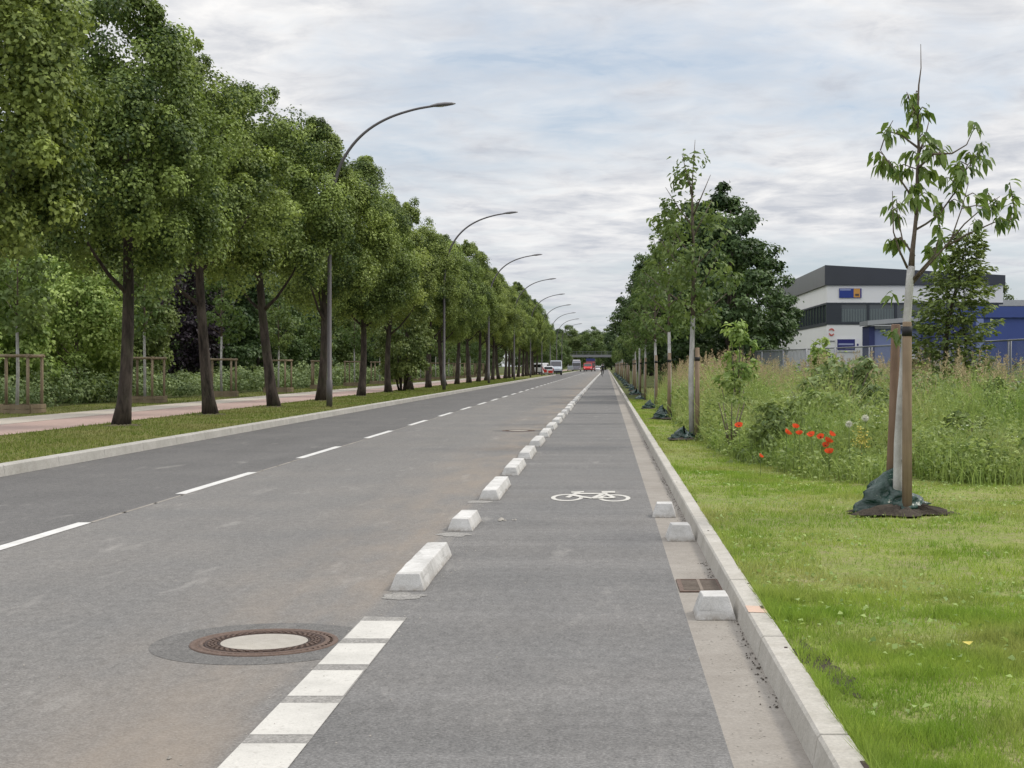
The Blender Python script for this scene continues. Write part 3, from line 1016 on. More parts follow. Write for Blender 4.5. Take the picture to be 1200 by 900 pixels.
# ------------------------------------------------------------------ staked saplings along the far-left path
def guard_parts(t):
    m = MB()
    for k, (x, y) in enumerate(((-.52, -.52), (.52, -.52), (.52, .52), (-.52, .52))):
        MB().tube([(x, y, -.1), (x, y, 1.72)], .048, 8).build('post', M['guard'], t)
    for (a, b) in (((-.60, -.52), (.60, -.52)), ((-.60, .52), (.60, .52)), ((-.52, -.60), (-.52, .60)), ((.52, -.60), (.52, .60))):
        MB().tube([(a[0], a[1], 1.66), (b[0], b[1], 1.66)], .045, 8).build('rail', M['guard'], t)
    m = MB()
    for q in range(2):
        z = .02 + q * .13
        m.box(-.60, .60, -.63, -.57, z, z + .115); m.box(-.60, .60, .57, .63, z, z + .115)
        m.box(-.63, -.57, -.57, .57, z, z + .115); m.box(.57, .63, -.57, .57, z, z + .115)
    m.build('edging', M['guard'], t)


YCR = []
for s in range(3):
    YCR.append(crown_mesh('sapling_crown', 400 + s, [(0, .45), (.25, .85), (.55, .8), (.8, .5), (1, .12)], 2.35, 5.4 + .3 * s, 46, 34, .34, .155, M['leaf_young'], .55, .3, 1.1, .5, .2))
MBt = MB(); MBt.tube([(0, 0, -.1), (.03, 0, 1.2), (0, .02, 2.5)], [.055, .048, .042], 10); YTW = MBt.mesh('white_stem', M['whitewash'])
MBt = MB()
MBt.tube([(0, .02, 2.5), (.02, 0, 3.6), (0, 0, 4.9)], [.04, .025, .008], 8)
for k in range(9):
    a = k * 2.4; zb = 2.6 + k * .22; l = .85 - k * .05
    MBt.tube([(0, 0, zb), (math.cos(a) * l * .5, math.sin(a) * l * .5, zb + .25), (math.cos(a) * l, math.sin(a) * l, zb + .55)], [.016, .011, .004], 5)
YTT = MBt.mesh('twigs', M['bark_light'])
gs = 'staked saplings beside the left footpath'
gt = 'wooden tree guards beside the left footpath'
ls = [42.3, 54.0, 64.8, 76.0, 87.5, 99, 110, 122, 134, 146, 158, 170, 183, 196]
guard0 = None
for i, z in enumerate(ls):
    o_ = ORD[i]
    x = -17.0
    lab = ['pale-stemmed sapling inside the wooden guard at the left frame edge', 'pale-stemmed sapling half hidden behind the nearest dark linden trunk'][i] if i < 2 else 'pale-stemmed young tree beyond the footpath, %s from the left' % o_
    t = empty('staked_sapling', (x, z, .13), i * 1.7, lab, 'sapling', gs)
    link('trunk', YTW, t); link('branches', YTT, t); link('crown', YCR[i % 3], t)
    s = random.uniform(.92, 1.08); t.scale = (s, s, s)
    lab = 'brown wooden post-and-rail tree guard at the left frame edge' if i == 0 else 'brown wooden tree guard around the %s sapling beyond the footpath' % o_
    if guard0 is None:
        guard0 = empty('tree_guard', (x, z, .13), 0, lab, 'tree guard', gt); guard_parts(guard0)
    else:
        g = dup(guard0); g.location = (x, z, .13); g['label'] = lab; g.rotation_euler = (0, 0, random.uniform(-.15, .15))

# ------------------------------------------------------------------ woodland behind
BROAD = []
profB = [(0, 1.2), (.15, 2.3), (.4, 2.8), (.65, 2.3), (.85, 1.3), (1, .35)]
for s in range(3):
    BROAD.append(('wood', crown_mesh('broad_crown', 500 + s, profB, 1.2, 9.5, 120, 170, .85, .22, M['leaf_wood'], .75, .28),
                  trunk_mesh('broad_trunk', 520 + s, 7.5, .2, .05, M['bark'], (.1, 0), 6, .3, 2.6)))
for s in range(2):
    BROAD.append(('bright', crown_mesh('bright_crown', 540 + s, [(0, 1.3), (.2, 2.0), (.5, 2.05), (.8, 1.3), (1, .4)], .5, 6.6, 110, 170, .62, .17, M['leaf_bright'], .75, .3),
                  trunk_mesh('bright_trunk', 550 + s, 5.2, .12, .03, M['bark_light'], (.1, 0), 6, .2, 2.0)))
BROAD.append(('purple', crown_mesh('purple_crown', 560, profB, 1.0, 9.5, 110, 150, .8, .2, M['leaf_purple'], .75, .25), trunk_mesh('purple_trunk', 561, 7.5, .2, .05, M['bark'], (0, 0), 6, .3, 2.4)))
BROAD.append(('dark', crown_mesh('dark_crown', 570, profB, 1.0, 10, 120, 170, .85, .22, M['leaf_dark'], .75, .3), trunk_mesh('dark_trunk', 571, 8, .2, .05, M['bark'], (0, 0), 6, .3, 2.4)))


def wood_tree(kind, x, y, s, label, group, sz=None, z=.1):
    c = [b for b in BROAD if b[0] == kind]
    b = c[int(abs(x * 7 + y * 3)) % len(c)]
    t = empty('woodland_tree' if kind != 'bright' else 'young_tree', (x, y, z), (x * 1.3 + y) % 6.28, label, 'tree', group)
    t.scale = (s, s, sz or s)
    link('trunk', b[2], t); link('crown', b[1], t)
    return t


gw = 'woodland trees behind the left footpath'
wood_tree('bright', -21.6, 50, .95, 'bright light-green bushy tree beside the first guarded sapling', gw)
wood_tree('bright', -20.2, 56, .85, 'bright light-green bushy tree left of the nearest dark linden trunk', gw)
wood_tree('bright', -23.8, 58, 1.1, 'tall light-green bushy tree at the left frame edge', gw)
wood_tree('wood', -25.5, 63, .8, 'mid-green bushy tree behind the light-green ones at far left', gw)
wood_tree('wood', -29.5, 72, 1.18, 'tall mid-green tree rising at the far left behind the light-green trees', gw)
wood_tree('wood', -21.8, 66, .75, 'mid-green tree behind the second guarded sapling', gw)
wood_tree('purple', -23.6, 79, .95, 'dark purple-leaved tree left of the second linden trunk', gw)
wood_tree('dark', -24.6, 93, 1.0, 'very dark green tree right of the second linden trunk', gw)
wood_tree('dark', -27.8, 86, 1.1, 'dark green tree directly behind the purple-leaved one', gw)
zz = 101.0
k = 0
while zz < 300:
    wood_tree(['dark', 'wood', 'dark', 'wood', 'wood'][k % 5], -22.5 - random.uniform(0, 2.5), zz, random.uniform(.75, 1.0), 'dark green woodland tree glimpsed between the avenue trunks', gw)
    if k % 2 == 0:
        wood_tree(['dark', 'wood'][k % 4 // 2], -29.5 - random.uniform(0, 4), zz + 4, random.uniform(1.0, 1.3), 'tall woodland tree behind the avenue, mostly hidden', gw)
    zz += 7.5 + random.uniform(-1, 1.5); k += 1
for i in range(5):
    wood_tree('dark', -38 - i * 3.5, 92 + i * 14, 1.15, 'tall woodland tree behind the avenue, mostly hidden', gw)

# right-hand dark maples and the trees behind them
profM = [(0, 1.1), (.15, 2.3), (.35, 2.75), (.55, 2.3), (.75, 1.45), (.9, .75), (1, .15)]
MAP = []
for s in range(2):
    MAP.append((crown_mesh('maple_crown', 600 + s, profM, .7, 9.5, 230, 150, .46, .16, M['leaf_dark'], .6, .22, .7, .6, .45, boughs=70, bough_r=.5),
                trunk_mesh('maple_trunk', 610 + s, 8.3, .17, .03, M['bark'], (0, 0), 8, .2, 2.4)))
gm_ = 'dark broadleaf trees behind the right-hand saplings'
for (x, y, s, sz, k, lab) in [(5.2, 62, 1.0, .96, 0, 'large dark maple nearest the white building, broad with pointed top'), (4.6, 73, 1.0, 1.02, 1, 'dark maple between the second and third right-hand saplings'),
                              (5.9, 68, .9, .80, 1, 'lower dark tree whose branches reach toward the white building'), (3.7, 98, 1.0, 1.10, 0, 'dark maple farthest left, its edge overhanging the sapling row')]:
    t = empty('maple_tree', (x, y, .1), y, lab, 'tree', gm_)
    t.scale = (s, s, sz)
    link('trunk', MAP[k][1], t); link('crown', MAP[k][0], t)
for i in range(16):
    y = 112 + i * 12
    wood_tree(['dark', 'wood'][i % 2], 5.6 + random.uniform(0, 2.5), y, random.uniform(.8, 1.0), 'tree in the dark belt far behind the right-hand saplings', gm_)
gf = 'distant trees closing the end of the road'
for i in range(15):
    y = 500 + random.uniform(0, 90)
    wood_tree(['wood', 'dark', 'wood'][i % 3], -34 + i * 3.6 + random.uniform(-1.5, 1.5), y, random.uniform(1.25, 1.75), 'distant tree behind the bridge at the end of the road', gf)
for i in range(12):
    wood_tree('wood', -12.5 - random.uniform(0, 4), 286 + i * 17, random.uniform(.85, 1.05), 'distant roadside tree on the left near the bridge', gf)
    wood_tree('dark', 6.5 + random.uniform(0, 4), 310 + i * 16, random.uniform(.95, 1.3), 'distant roadside tree on the right near the bridge', gf)
gq = 'trees beyond the building on the right'
for i, (x, y, s) in enumerate([(40, 150, 1.0), (46, 158, .85)]):
    wood_tree('wood', x, y, s, ['grey-green tree top above the beige roof at the right edge', 'smaller tree top beside it above the beige roof'][i], gq)

# ------------------------------------------------------------------ right row of saplings
SCR = []
for s in range(3):
    SCR.append(crown_mesh('row_crown', 700 + s, [(0, .2), (.12, .55), (.3, .74), (.5, .58), (.68, .30), (.8, .08), (1, .04)], 2.15, 5.9, 54, 32, .25, .115, M['leaf_young'], .7, .3, 1.1, .5, .2, aspect=.3))
m = MB(); m.tube([(0, 0, -.05), (-.02, 0, 1.2), (.02, 0, 2.35)], [.055, .05, .042], 10, wob=.04); STW = m.mesh('white_stem', M['whitewash'])
m = MB()
m.tube([(.02, 0, 2.35), (.03, 0, 3.6), (.0, 0, 4.8), (.06, 0, 5.7)], [.042, .028, .014, .004], 8)
for k in range(13):
    a = k * 2.4 + .4; zb = 2.25 + k * .2; l = 1.0 - k * .055
    m.tube([(0.02, 0, zb), (math.cos(a) * l * .5, math.sin(a) * l * .5, zb + .35), (math.cos(a) * l, math.sin(a) * l, zb + .75)], [.018, .012, .004], 5)
STT = m.mesh('twigs', M['bark_light'])
m = MB(); m.tube([(0, 0, -.05), (0, 0, 1.75)], [.046, .043], 10); STK = m.mesh('stake', M['stake'])
m = MB(); m.tube([(0, 0, 1.50), (0, 0, 1.57)], [.050, .050], 10); BND = m.mesh('tie', M['black_band'])


def bag_mesh(seed, w=.34, h=.34, d=.26, lobes=5, tilt=-.1):
    rg = np.random.default_rng(seed)
    n, rings = 56, 12
    ph = rg.uniform(0, 6.28, 6)
    v = []
    for q in range(rings + 1):
        u = q / rings
        for i in range(n):
            a = 2 * math.pi * i / n
            fold = 1 + .16 * math.sin(lobes * a + ph[0] + 1.5 * u) + .10 * math.sin(9 * a + ph[1] - 3 * u) + .05 * math.sin(15 * a + ph[2] + 5 * u) + .09 * math.sin(17 * u + 3 * a) + .06 * math.sin(23 * u - 7 * a + ph[5]) + rg.normal(0, .02)
            r = (1 - u ** 1.6) ** .62 * fold + .12 * u
            z = h * (u ** 1.1) * (1 + .35 * math.sin(a + ph[3]) * u + .12 * math.sin(3 * a + ph[4]))
            if q == 0: z = -.02
            v.append((r * w * math.cos(a) + tilt * (1 - u) * .6, r * d * math.sin(a), z))
    f = []
    for q in range(rings):
        for i in range(n):
            j = (i + 1) % n
            f.append((q * n + i, q * n + j, (q + 1) * n + j, (q + 1) * n + i))
    m = MB(); m.add(v, f, 0, True)
    return m.mesh('watering_bag', M['tarp'])


BAG = [bag_mesh(s, .27, .17 + .05 * s, .24) for s in range(3)]
gr = 'staked saplings along the right kerb'
gst = 'wooden stakes of the right-hand saplings'
gbag = 'green watering bags at the right-hand saplings'
pts = [(1.62, 27.9, 1.0), (1.66, 38.9, .98), (1.58, 47.5, .95), (1.6, 60.8, .95)]
yq = 71.5
while yq < 262: pts.append((1.6 + random.uniform(-.08, .08), yq, random.uniform(.85, 1.0))); yq += 10.6 + random.uniform(-.8, .8)
for i, (x, y, s) in enumerate(pts):
    o_ = ORD[i + 1] if i < 9 else None
    sap = 'sapling %s along the right kerb' % o_ if o_ else 'far right-hand sapling'
    t = empty('kerbside_sapling', (x, y, .1), i * 1.9, ('slender white-stemmed sapling with tall leader, %s along the right kerb' % o_) if o_ else 'far white-stemmed sapling where the right-hand row merges', 'sapling', gr)
    t.scale = (s, s, s * random.uniform(.97, 1.05) if i > 1 else s)
    link('trunk', STW, t); link('branches', STT, t); link('crown', SCR[i % 3], t)
    k = empty('support_stake', (x + (.10 if i == 0 else .02 * (-1) ** i), y - (.05 if i == 0 else .12), .1), random.uniform(-.2, .2), 'brown wooden stake tied to the %s' % sap if o_ else 'far wooden stake where the right-hand row merges', 'stake', gst)
    k.rotation_euler = (random.uniform(-.015, .015), random.uniform(-.02, .02), 0)
    link('post', STK, k); link('tie', BND, k)
    b = link('watering_bag', BAG[i % 3], None, (x - .15, y - .02, .11)); b.rotation_euler = (0, 0, random.uniform(-3, 3)); b.scale = (random.uniform(.8, 1.2), random.uniform(.8, 1.2), random.uniform(.75, 1.25))
    tag(b, 'crumpled dark green watering bag at the %s' % sap if o_ else 'far green watering bag where the right-hand row merges', 'watering bag', gbag)
    blot('soil_patch', x, y - .05, .50, .45, .125, M['soil'], seed=i + 40, dome=.03) if i < 6 else None

# leader shoots with a few leaves, seen above the second and third saplings
# ------------------------------------------------------------------ the big near sapling
YN = 13.9


def nz_(px, py, dy=0.0):
    p = at(px, py, YN); p.y += dy
    return p


t = empty('cherry_sapling', (2.76, YN, .1), 0, 'nearest sapling on the lawn, large drooping leaves on a whitewashed stem', 'sapling', None)
base = Vector(t.location)


def LP(px, py, dy=0.0): return nz_(px, py, dy) - base


def ZP(zx, zy, dy=0.0): return LP(980 + zx / 3.0, 40 + zy / 3.0, dy)


m = MB()
st = [LP(1052, 600), LP(1052, 560), LP(1053, 520), LP(1056, 470), LP(1059, 430), LP(1061, 400), LP(1064, 360), LP(1066, 330), LP(1068, 312)]
m.tube(st, [.054, .046, .044, .042, .041, .040, .039, .038, .037], 12, wob=.06)
for (zx, zy) in ((1056, 500), (1054, 540), (1060, 455)):
    p = LP(zx, zy); m.tube([p, p + Vector((.045, -.05, .02))], [.022, .012], 7)
m.build('trunk', M['whitewash'], t)
m = MB()
leader = [LP(1068, 312), ZP(268, 760), ZP(275, 700), ZP(285, 600), ZP(286, 500, .02), ZP(290, 400), ZP(285, 280, -.02), ZP(290, 180), ZP(298, 120), ZP(297, 35)]
m.tube(leader, [.032, .024, .020, .018, .016, .014, .011, .008, .005, .0025], 8)
brs = [
    [ZP(265, 880), ZP(330, 800, -.08), ZP(390, 730, -.14), ZP(425, 620, -.18), ZP(445, 540, -.2)],
    [ZP(268, 876), ZP(340, 795, .1), ZP(400, 740, .16), ZP(470, 660, .22), ZP(540, 600, .25), ZP(600, 560, .25)],
    [ZP(275, 690), ZP(320, 665, .05), ZP(370, 630, .1), ZP(430, 550, .15), ZP(480, 450, .2), ZP(520, 400, .2)],
    [ZP(250, 822), ZP(215, 765, -.1), ZP(190, 700, -.15), ZP(183, 560, -.2)],
    [ZP(283, 640), ZP(245, 560, -.12), ZP(190, 490, -.2), ZP(140, 420, -.22)],
    [ZP(288, 470), ZP(330, 430, -.15), ZP(390, 430, -.2), ZP(440, 400, -.2), ZP(465, 345, -.2)],
    [ZP(290, 420), ZP(318, 365, .1), ZP(340, 290, .15)],
    [ZP(288, 400), ZP(240, 350, .12), ZP(170, 320, .2)],
    [ZP(288, 300), ZP(250, 240, -.1), ZP(240, 210, -.1)],
    [ZP(400, 742, .16), ZP(470, 700, .1), ZP(560, 660, .05), ZP(630, 650, 0)],
    [ZP(275, 780), ZP(240, 720, .1), ZP(225, 620, .15)],
    [ZP(262, 870), ZP(330, 780, -.2), ZP(345, 700, -.25)],
]
for b in brs:
    n = len(b)
    m.tube(b, [.013 - .010 * i / (n - 1) for i in range(n)], 6)
cl = [(235, 240), (262, 262), (285, 215), (310, 270), (180, 320), (200, 345), (225, 340), (250, 300), (285, 320), (135, 430), (150, 470), (178, 455), (205, 460), (190, 490), (255, 420), (245, 480), (290, 440),
      (330, 410), (355, 440), (388, 400), (300, 370), (345, 375), (410, 470), (330, 490), (375, 500), (440, 450), (475, 410), (520, 385), (525, 440), (492, 465), (430, 500), (455, 490), (215, 580), (250, 590),
      (245, 640), (205, 610), (290, 540), (330, 570), (380, 600), (330, 630), (300, 590), (340, 690), (350, 750), (360, 800), (325, 760), (375, 720), (200, 730), (235, 725), (450, 590), (495, 580), (540, 550), (590, 530),
      (615, 560), (560, 610), (520, 630), (600, 660), (640, 650), (560, 660), (490, 655), (580, 590), (465, 335), (270, 540), (310, 480), (420, 540)]
skel = []
for b in brs + [leader]:
    for i in range(len(b) - 1):
        for q in range(4): skel.append(b[i].lerp(b[i + 1], q / 4))
    skel.append(b[-1])
rg = random.Random(21)
leafP, leafD = [], []
for (zx, zy) in cl:
    dy = rg.uniform(-.28, .28)
    c = ZP(zx, zy, dy)
    s = min(skel, key=lambda p: (p - c).length + (0.25 if p.z > c.z + .05 else 0))
    c.y = s.y + max(-.2, min(.2, c.y - s.y))
    mid = s.lerp(c, .5) + Vector((0, 0, .04))
    m.tube([s, mid, c], [.006, .005, .003], 5, caps=False)
    for q in range(rg.randint(9, 15)):
        f = rg.uniform(.25, 1.05)
        p = s.lerp(c, min(1, f)) + Vector((rg.uniform(-.035, .035), rg.uniform(-.05, .05), rg.uniform(-.02, .05)))
        leafP.append(p)
        a = rg.uniform(0, 6.28)
        o = Vector((math.cos(a), math.sin(a), 0)) * .55 + (c - s).normalized() * .45 + Vector((0, 0, -rg.uniform(.25, 1.3)))
        leafD.append(o.normalized())
m.build('branches', M['bark_light'], t)


def big_leaves(name, P, D, lmin, lmax, mat, rgs, wr=.20):
    """folded, arching pointed leaves"""
    V, T3, Q4, var = [], [], [], []
    for p, d in zip(P, D):
        L = rgs.uniform(lmin, lmax); W = L * wr * rgs.uniform(.85, 1.15)
        side = d.cross(Vector((0, 0, 1)))
        side = side.normalized() if side.length > .05 else Vector((1, 0, 0))
        rot = Matrix.Rotation(rgs.uniform(-.9, .9), 3, d)
        side = rot @ side
        nrm = side.cross(d).normalized()
        if nrm.z < 0: nrm, side = -nrm, -side
        fold = .16 * L
        arch = Vector((0, 0, -1)) * L * .20
        mp = [p, p + d * L * .35 + nrm * L * .03, p + d * L * .68 + arch * .35, p + d * L * .98 + arch]
        ws = [0, W, W * .78, 0]
        b = len(V)
        V += [mp[0], mp[1], mp[2], mp[3], mp[1] + side * ws[1] + nrm * fold * .5, mp[2] + side * ws[2] + nrm * fold * .35, mp[1] - side * ws[1] + nrm * fold * .5, mp[2] - side * ws[2] + nrm * fold * .35]
        T3 += [(b, b + 4, b + 1), (b, b + 1, b + 6), (b + 2, b + 5, b + 3), (b + 2, b + 3, b + 7)]
        Q4 += [(b + 1, b + 4, b + 5, b + 2), (b + 1, b + 2, b + 7, b + 6)]
        var += [min(1, max(0, rgs.gauss(.42, .22)))] * 8
    return np_mesh(name, np.array([tuple(v) for v in V]), [np.array(T3), np.array(Q4)], mat, np.array(var), smooth=True)


for (px, py, n) in ((1046, 345, 7), (1051, 388, 5), (1048, 392, 4)):
    for q in range(n):
        leafP.append(LP(px + rg.uniform(-4, 4), py + rg.uniform(-5, 5), rg.uniform(-.05, .05)))
        leafD.append(Vector((rg.uniform(-1, 1), rg.uniform(-1, 1), -rg.uniform(.2, .9))).normalized())
link('foliage', big_leaves('cherry_leaves', leafP, leafD, .07, .145, M['leaf_cherry'], rg), t)

gsn = 'two stakes of the nearest sapling'
for i, (px, yb, yt, dy, mt, lab) in enumerate([(1063, 604, 377, -.16, 'stake', 'front brown stake with black band beside the nearest white-stemmed sapling'), (1047, 590, 380, .16, 'stake_red', 'reddish rear stake behind the nearest white-stemmed sapling')]):
    Y = YN + dy
    b = at(px, yb, Y); b.z = .1
    k = empty('support_stake', b, 0, lab, 'stake', gsn)
    h = at(px, yt, Y).z - .1
    tx = 0.0 if i == 0 else .075
    m = MB(); m.tube([(-tx * .6, 0, -.1), (0, 0, h * .5), (tx * .3, 0, h - .01), (tx * .3, 0, h)], [.048, .046, .044, .038], 14, wob=.015)
    m.build('post', M[mt], k)
    m = MB()
    if i == 0:
        m.tube([(tx * .3, 0, h - .135), (tx * .3, 0, h - .045)], [.0485, .0475], 14)
        m.build('band', M['black_band'], k)
    else:
        m.tube([(-tx * .35, 0, .34), (-tx * .35, 0, .365)], [.056, .056], 14); m.build('band', M['black_band'], k)
b = link('watering_bag', bag_mesh(9, .33, .30, .28, 4, -.16), None, (2.79, YN + .10, .10))
tag(b, 'crumpled dark green watering bag wrapped round the nearest sapling', 'watering bag', gbag)
blot('soil_patch', 2.80, YN - .06, .50, .34, .125, M['soil'], seed=93, dome=.07, rough=.24)
for i, (px, py, rx, ry) in enumerate([(952, 772, .07, .35), (1040, 708, .13, .3), (1165, 845, .15, .25), (1000, 655, .25, .3), (1090, 740, .1, .2), (800, 560, .1, .8), (830, 590, .1, .7), (985, 800, .06, .3), (1010, 850, .08, .2), (1110, 690, .2, .25)]):
    Y = F * 1.4 / (py - VY)
    if i not in (0, 7): continue
    blot('bare_patch', (px - VX) * Y / F, Y, rx, ry, .128, M['soil' if i in (0, 1, 7) else 'soil_dry'], seed=70 + i, rough=.3, follow=True)

# ------------------------------------------------------------------ grass
BARE = [(1.0, 6.95, .12, .40), (1.62, 8.62, .2, .4), (1.8, 10.6, .35, .4), (2.8, YN - .06, .5, .36), (1.7, 7.75, .15, .25), (.97, 18.4, .12, .9), (1.03, 15, .12, .8)]


def grass_blades(name, X, Y, Z0, H, W, mat, seed, bendy=.5, segs=1):
    rg = np.random.default_rng(seed)
    n = len(X)
    a = rg.uniform(0, 2 * np.pi, n)
    side = np.stack([np.cos(a), np.sin(a), np.zeros(n)], 1)
    b = rg.uniform(0, 2 * np.pi, n)
    lean = np.stack([np.cos(b), np.sin(b), np.zeros(n)], 1) * (rg.uniform(0, bendy, n) * H)[:, None]
    P = np.stack([X, Y, Z0], 1)
    up = np.array([0, 0, 1.0])
    var = np.clip(rg.normal(.5, .22, n), 0, 1)
    if segs == 1:
        V = np.empty((n, 3, 3))
        V[:, 0] = P - side * W[:, None]; V[:, 1] = P + side * W[:, None]
        V[:, 2] = P + up * H[:, None] + lean
        return np_mesh(name, V.reshape(-1, 3), [np.arange(n * 3).reshape(-1, 3)], mat, np.repeat(var, 3))
    V = np.empty((n, 7, 3))
    for k, (t_, w) in enumerate(((0, 1.0), (.4, .9), (.75, .55))):
        c = P + up * (H * (t_ - .12 * t_ * t_ * bendy * 2))[:, None] + lean * t_ ** 2
        V[:, 2 * k] = c - side * (W * w)[:, None]; V[:, 2 * k + 1] = c + side * (W * w)[:, None]
    V[:, 6] = P + up * (H * (1 - .25 * bendy))[:, None] + lean
    i = np.arange(n)[:, None] * 7
    Q = np.concatenate([i + np.array([[0, 1, 3, 2]]), i + np.array([[2, 3, 5, 4]])])
    T3 = i + np.array([[4, 5, 6]])
    return np_mesh(name, V.reshape(-1, 3), [Q, T3], mat, np.repeat(var, 7))


def meadow_edge(X):
    """distance at which the tall growth starts, by X"""
    return np.interp(X, [1.5, 1.75, 2.1, 2.6, 3.4, 5, 9], [60, 23, 20.2, 18.4, 17.6, 17.3, 17.3])


def lawn_pts(n, y0, y1, seed, xmax=None):
    rg = np.random.default_rng(seed)
    Y = y0 + (y1 - y0) * rg.uniform(0, 1, n) ** 1.0
    xm = (.30 * Y + 2.4) if xmax is None else np.full(n, xmax)
    X = .912 + (xm - .912) * rg.uniform(0, 1, n) ** 1.08
    keep = Y < meadow_edge(X) + .3
    dens = .10 + 1.0 * vnoise(X * 1.3, Y * 1.3, 8) * (.4 + vnoise(X * 5, Y * 5, 9))
    for (bx, by, rx, ry) in BARE:
        d = ((X - bx) / rx) ** 2 + ((Y - by) / ry) ** 2
        dens = np.where(d < 1, dens * .35, np.where(d < 2.2, dens * .5, dens))
    keep &= rg.uniform(0, 1, n) < dens
    return X[keep], Y[keep]


parts = []
X1, Y1 = lawn_pts(330000, 4.2, 9, 1)
X2, Y2 = lawn_pts(230000, 9, 20.5, 2)
X3, Y3 = lawn_pts(60000, 18, 62, 3, 2.1)
X = np.concatenate([X1, X2, X3]); Y = np.concatenate([Y1, Y2, Y3])
hn = .012 + .06 * vnoise(X * 1.1, Y * 1.1, 21) * vnoise(X * 5, Y * 4, 22) + .05 * np.clip(vnoise(X * 6, Y * 6, 23) - .78, 0, 1) / .22 + .03 * (X < .95)
H = hn * RNG.uniform(.6, 1.5, len(X))
W = np.interp(Y, [4, 10, 20, 60], [.0022, .003, .005, .011]) * RNG.uniform(.7, 1.3, len(X))
tag(link('grass', grass_blades('lawn_grass', X, Y, lawn_z(X, Y) - .004, H, W, M['grass'], 5, 1.0)), 'short bright green lawn grass beside the right kerb', 'grass', kind='stuff')
# clover and small weeds in the lawn
n = 5200
X = RNG.uniform(.95, 5.5, n); Y = RNG.uniform(4.5, 19, n)
k = (X < .3 * Y + .3) & (Y < meadow_edge(X)) & (vnoise(X * 1.7, Y * 1.7, 31) > .52)
X, Y = X[k], Y[k]; n = len(X)
P = np.stack([X, Y, lawn_z(X, Y) + RNG.uniform(.015, .04, n)], 1)
Nn = RNG.normal(0, .4, (n, 3)) + np.array([0, 0, 1.]); T = RNG.normal(0, 1, (n, 3))
L = RNG.uniform(.018, .045, n)
V, Fq = leaf_quads(P, Nn, T, L, L * .4)
tag(link('clover', np_mesh('clover', V, [Fq], M['leaf_bright'], np.repeat(RNG.uniform(.1, .9, n), 4))), kind='stuff')
# fallen yellow leaf
m = MB(); m.add([(0, 0, 0), (.025, .03, .012), (0, .07, .004), (-.028, .03, .010)], [(0, 1, 2, 3)])
o = m.build('fallen_leaf', M['yellow_leaf'], None, (1.73, 7.0, .17)); tag(o, 'yellow fallen leaf lying on the near lawn', 'leaf')

# left verge grass
n = 90000
Y = 20 + 140 * RNG.uniform(0, 1, n) ** 1.6
X = RNG.uniform(-11.84, -8.43, n)
far = RNG.uniform(0, 1, n) < .22
X[far] = RNG.uniform(-18.2, -15.65, far.sum())
k = RNG.uniform(0, 1, n) < .35 + .8 * vnoise(X * 1.2, Y * .8, 41)
X, Y = X[k], Y[k]; n = len(X)
H = RNG.uniform(.025, .075, n) * (.6 + .7 * vnoise(X, Y, 42)); W = np.interp(Y, [20, 60, 160], [.008, .014, .03])
tag(link('verge_grass', grass_blades('verge_grass', X, Y, np.full(n, .135), H, W, M['grass_verge'], 6, .9)), 'short olive grass on the strips along the left footpath', 'grass', kind='stuff')

# meadow
def meadow_pts(n, y0, y1, seed, p=1.3):
    rg = np.random.default_rng(seed)
    Y = y0 + (y1 - y0) * rg.uniform(0, 1, n) ** p
    X = 1.6 + (np.minimum(.31 * Y + 3.2, 14) - 1.6) * rg.uniform(0, 1, n)
    k = Y > meadow_edge(X) + rg.normal(0, .18, n) + 2.2 * (vnoise(X * 1.9, Y * .6, 77) - .5)
    k &= X < 12.8
    k &= rg.uniform(0, 1, n) < .35 + 1.1 * vnoise(X * 1.0, Y * .5, 83)
    return X[k], Y[k]


def mh(X, Y):
    """how tall the growth stands"""
    d = np.clip((Y - meadow_edge(X)) / 6, 0, 1)
    dx = np.clip((X - 1.7) / .9, .15, 1)
    return (.36 + .62 * d) * (.42 + .95 * vnoise(X * 1.1, Y * .6, 51)) * (.45 + .55 * dx)


X, Y = meadow_pts(98000, 16.4, 60, 4)
n = len(X)
H = mh(X, Y) * RNG.uniform(.6, 1.7, n)
W = np.interp(Y, [17, 30, 60], [.0045, .007, .013]) * RNG.uniform(.7, 1.4, n)
tag(link('meadow_grass', grass_blades('meadow_grass', X, Y, np.full(n, .08), H, W, M['grass_tall'], 7, .75, 3)), 'tall unmown meadow grass beyond the lawn', 'grass', kind='stuff')
# leafy weeds
X, Y = meadow_pts(6200, 17.2, 46, 14, 1.5)
n0 = len(X)
hh = mh(X, Y) * RNG.uniform(.6, 1.45, n0)
per = 22
ci = np.repeat(np.arange(n0), per); n = n0 * per
tt = RNG.uniform(.15, 1, n)
ang = RNG.uniform(0, 6.28, n)
rr = .16 * (1.15 - tt) * RNG.uniform(.3, 1.2, n) + .02
P = np.stack([X[ci] + rr * np.cos(ang), Y[ci] + rr * np.sin(ang), .08 + hh[ci] * tt], 1)
T = np.stack([np.cos(ang), np.sin(ang), RNG.normal(.1, .5, n)], 1)
Nn = RNG.normal(0, .45, (n, 3)) + np.array([0, 0, .9])
L = RNG.uniform(.035, .085, n) * np.interp(Y[ci], [17, 45], [.9, 1.5])
V, Fq = leaf_quads(P, Nn, T, L, L * .3)
pv = np.clip(RNG.normal(.4, .22, n0), 0, 1)
tag(link('meadow_weeds', np_mesh('meadow_weeds', V, [Fq], M['leaf_weed'], np.repeat(np.clip(pv[ci] + RNG.normal(0, .12, n), 0, 1), 4))), 'leafy weeds growing through the meadow', 'weeds', kind='stuff')
X, Y = meadow_pts(700, 17.3, 40, 24, 1.6)
kk = vnoise(X * .7, Y * .4, 33) > .42
X, Y = X[kk], Y[kk]; n0 = len(X)
hh = np.clip(mh(X, Y) * RNG.uniform(1.0, 1.6, n0), .3, 1.35)
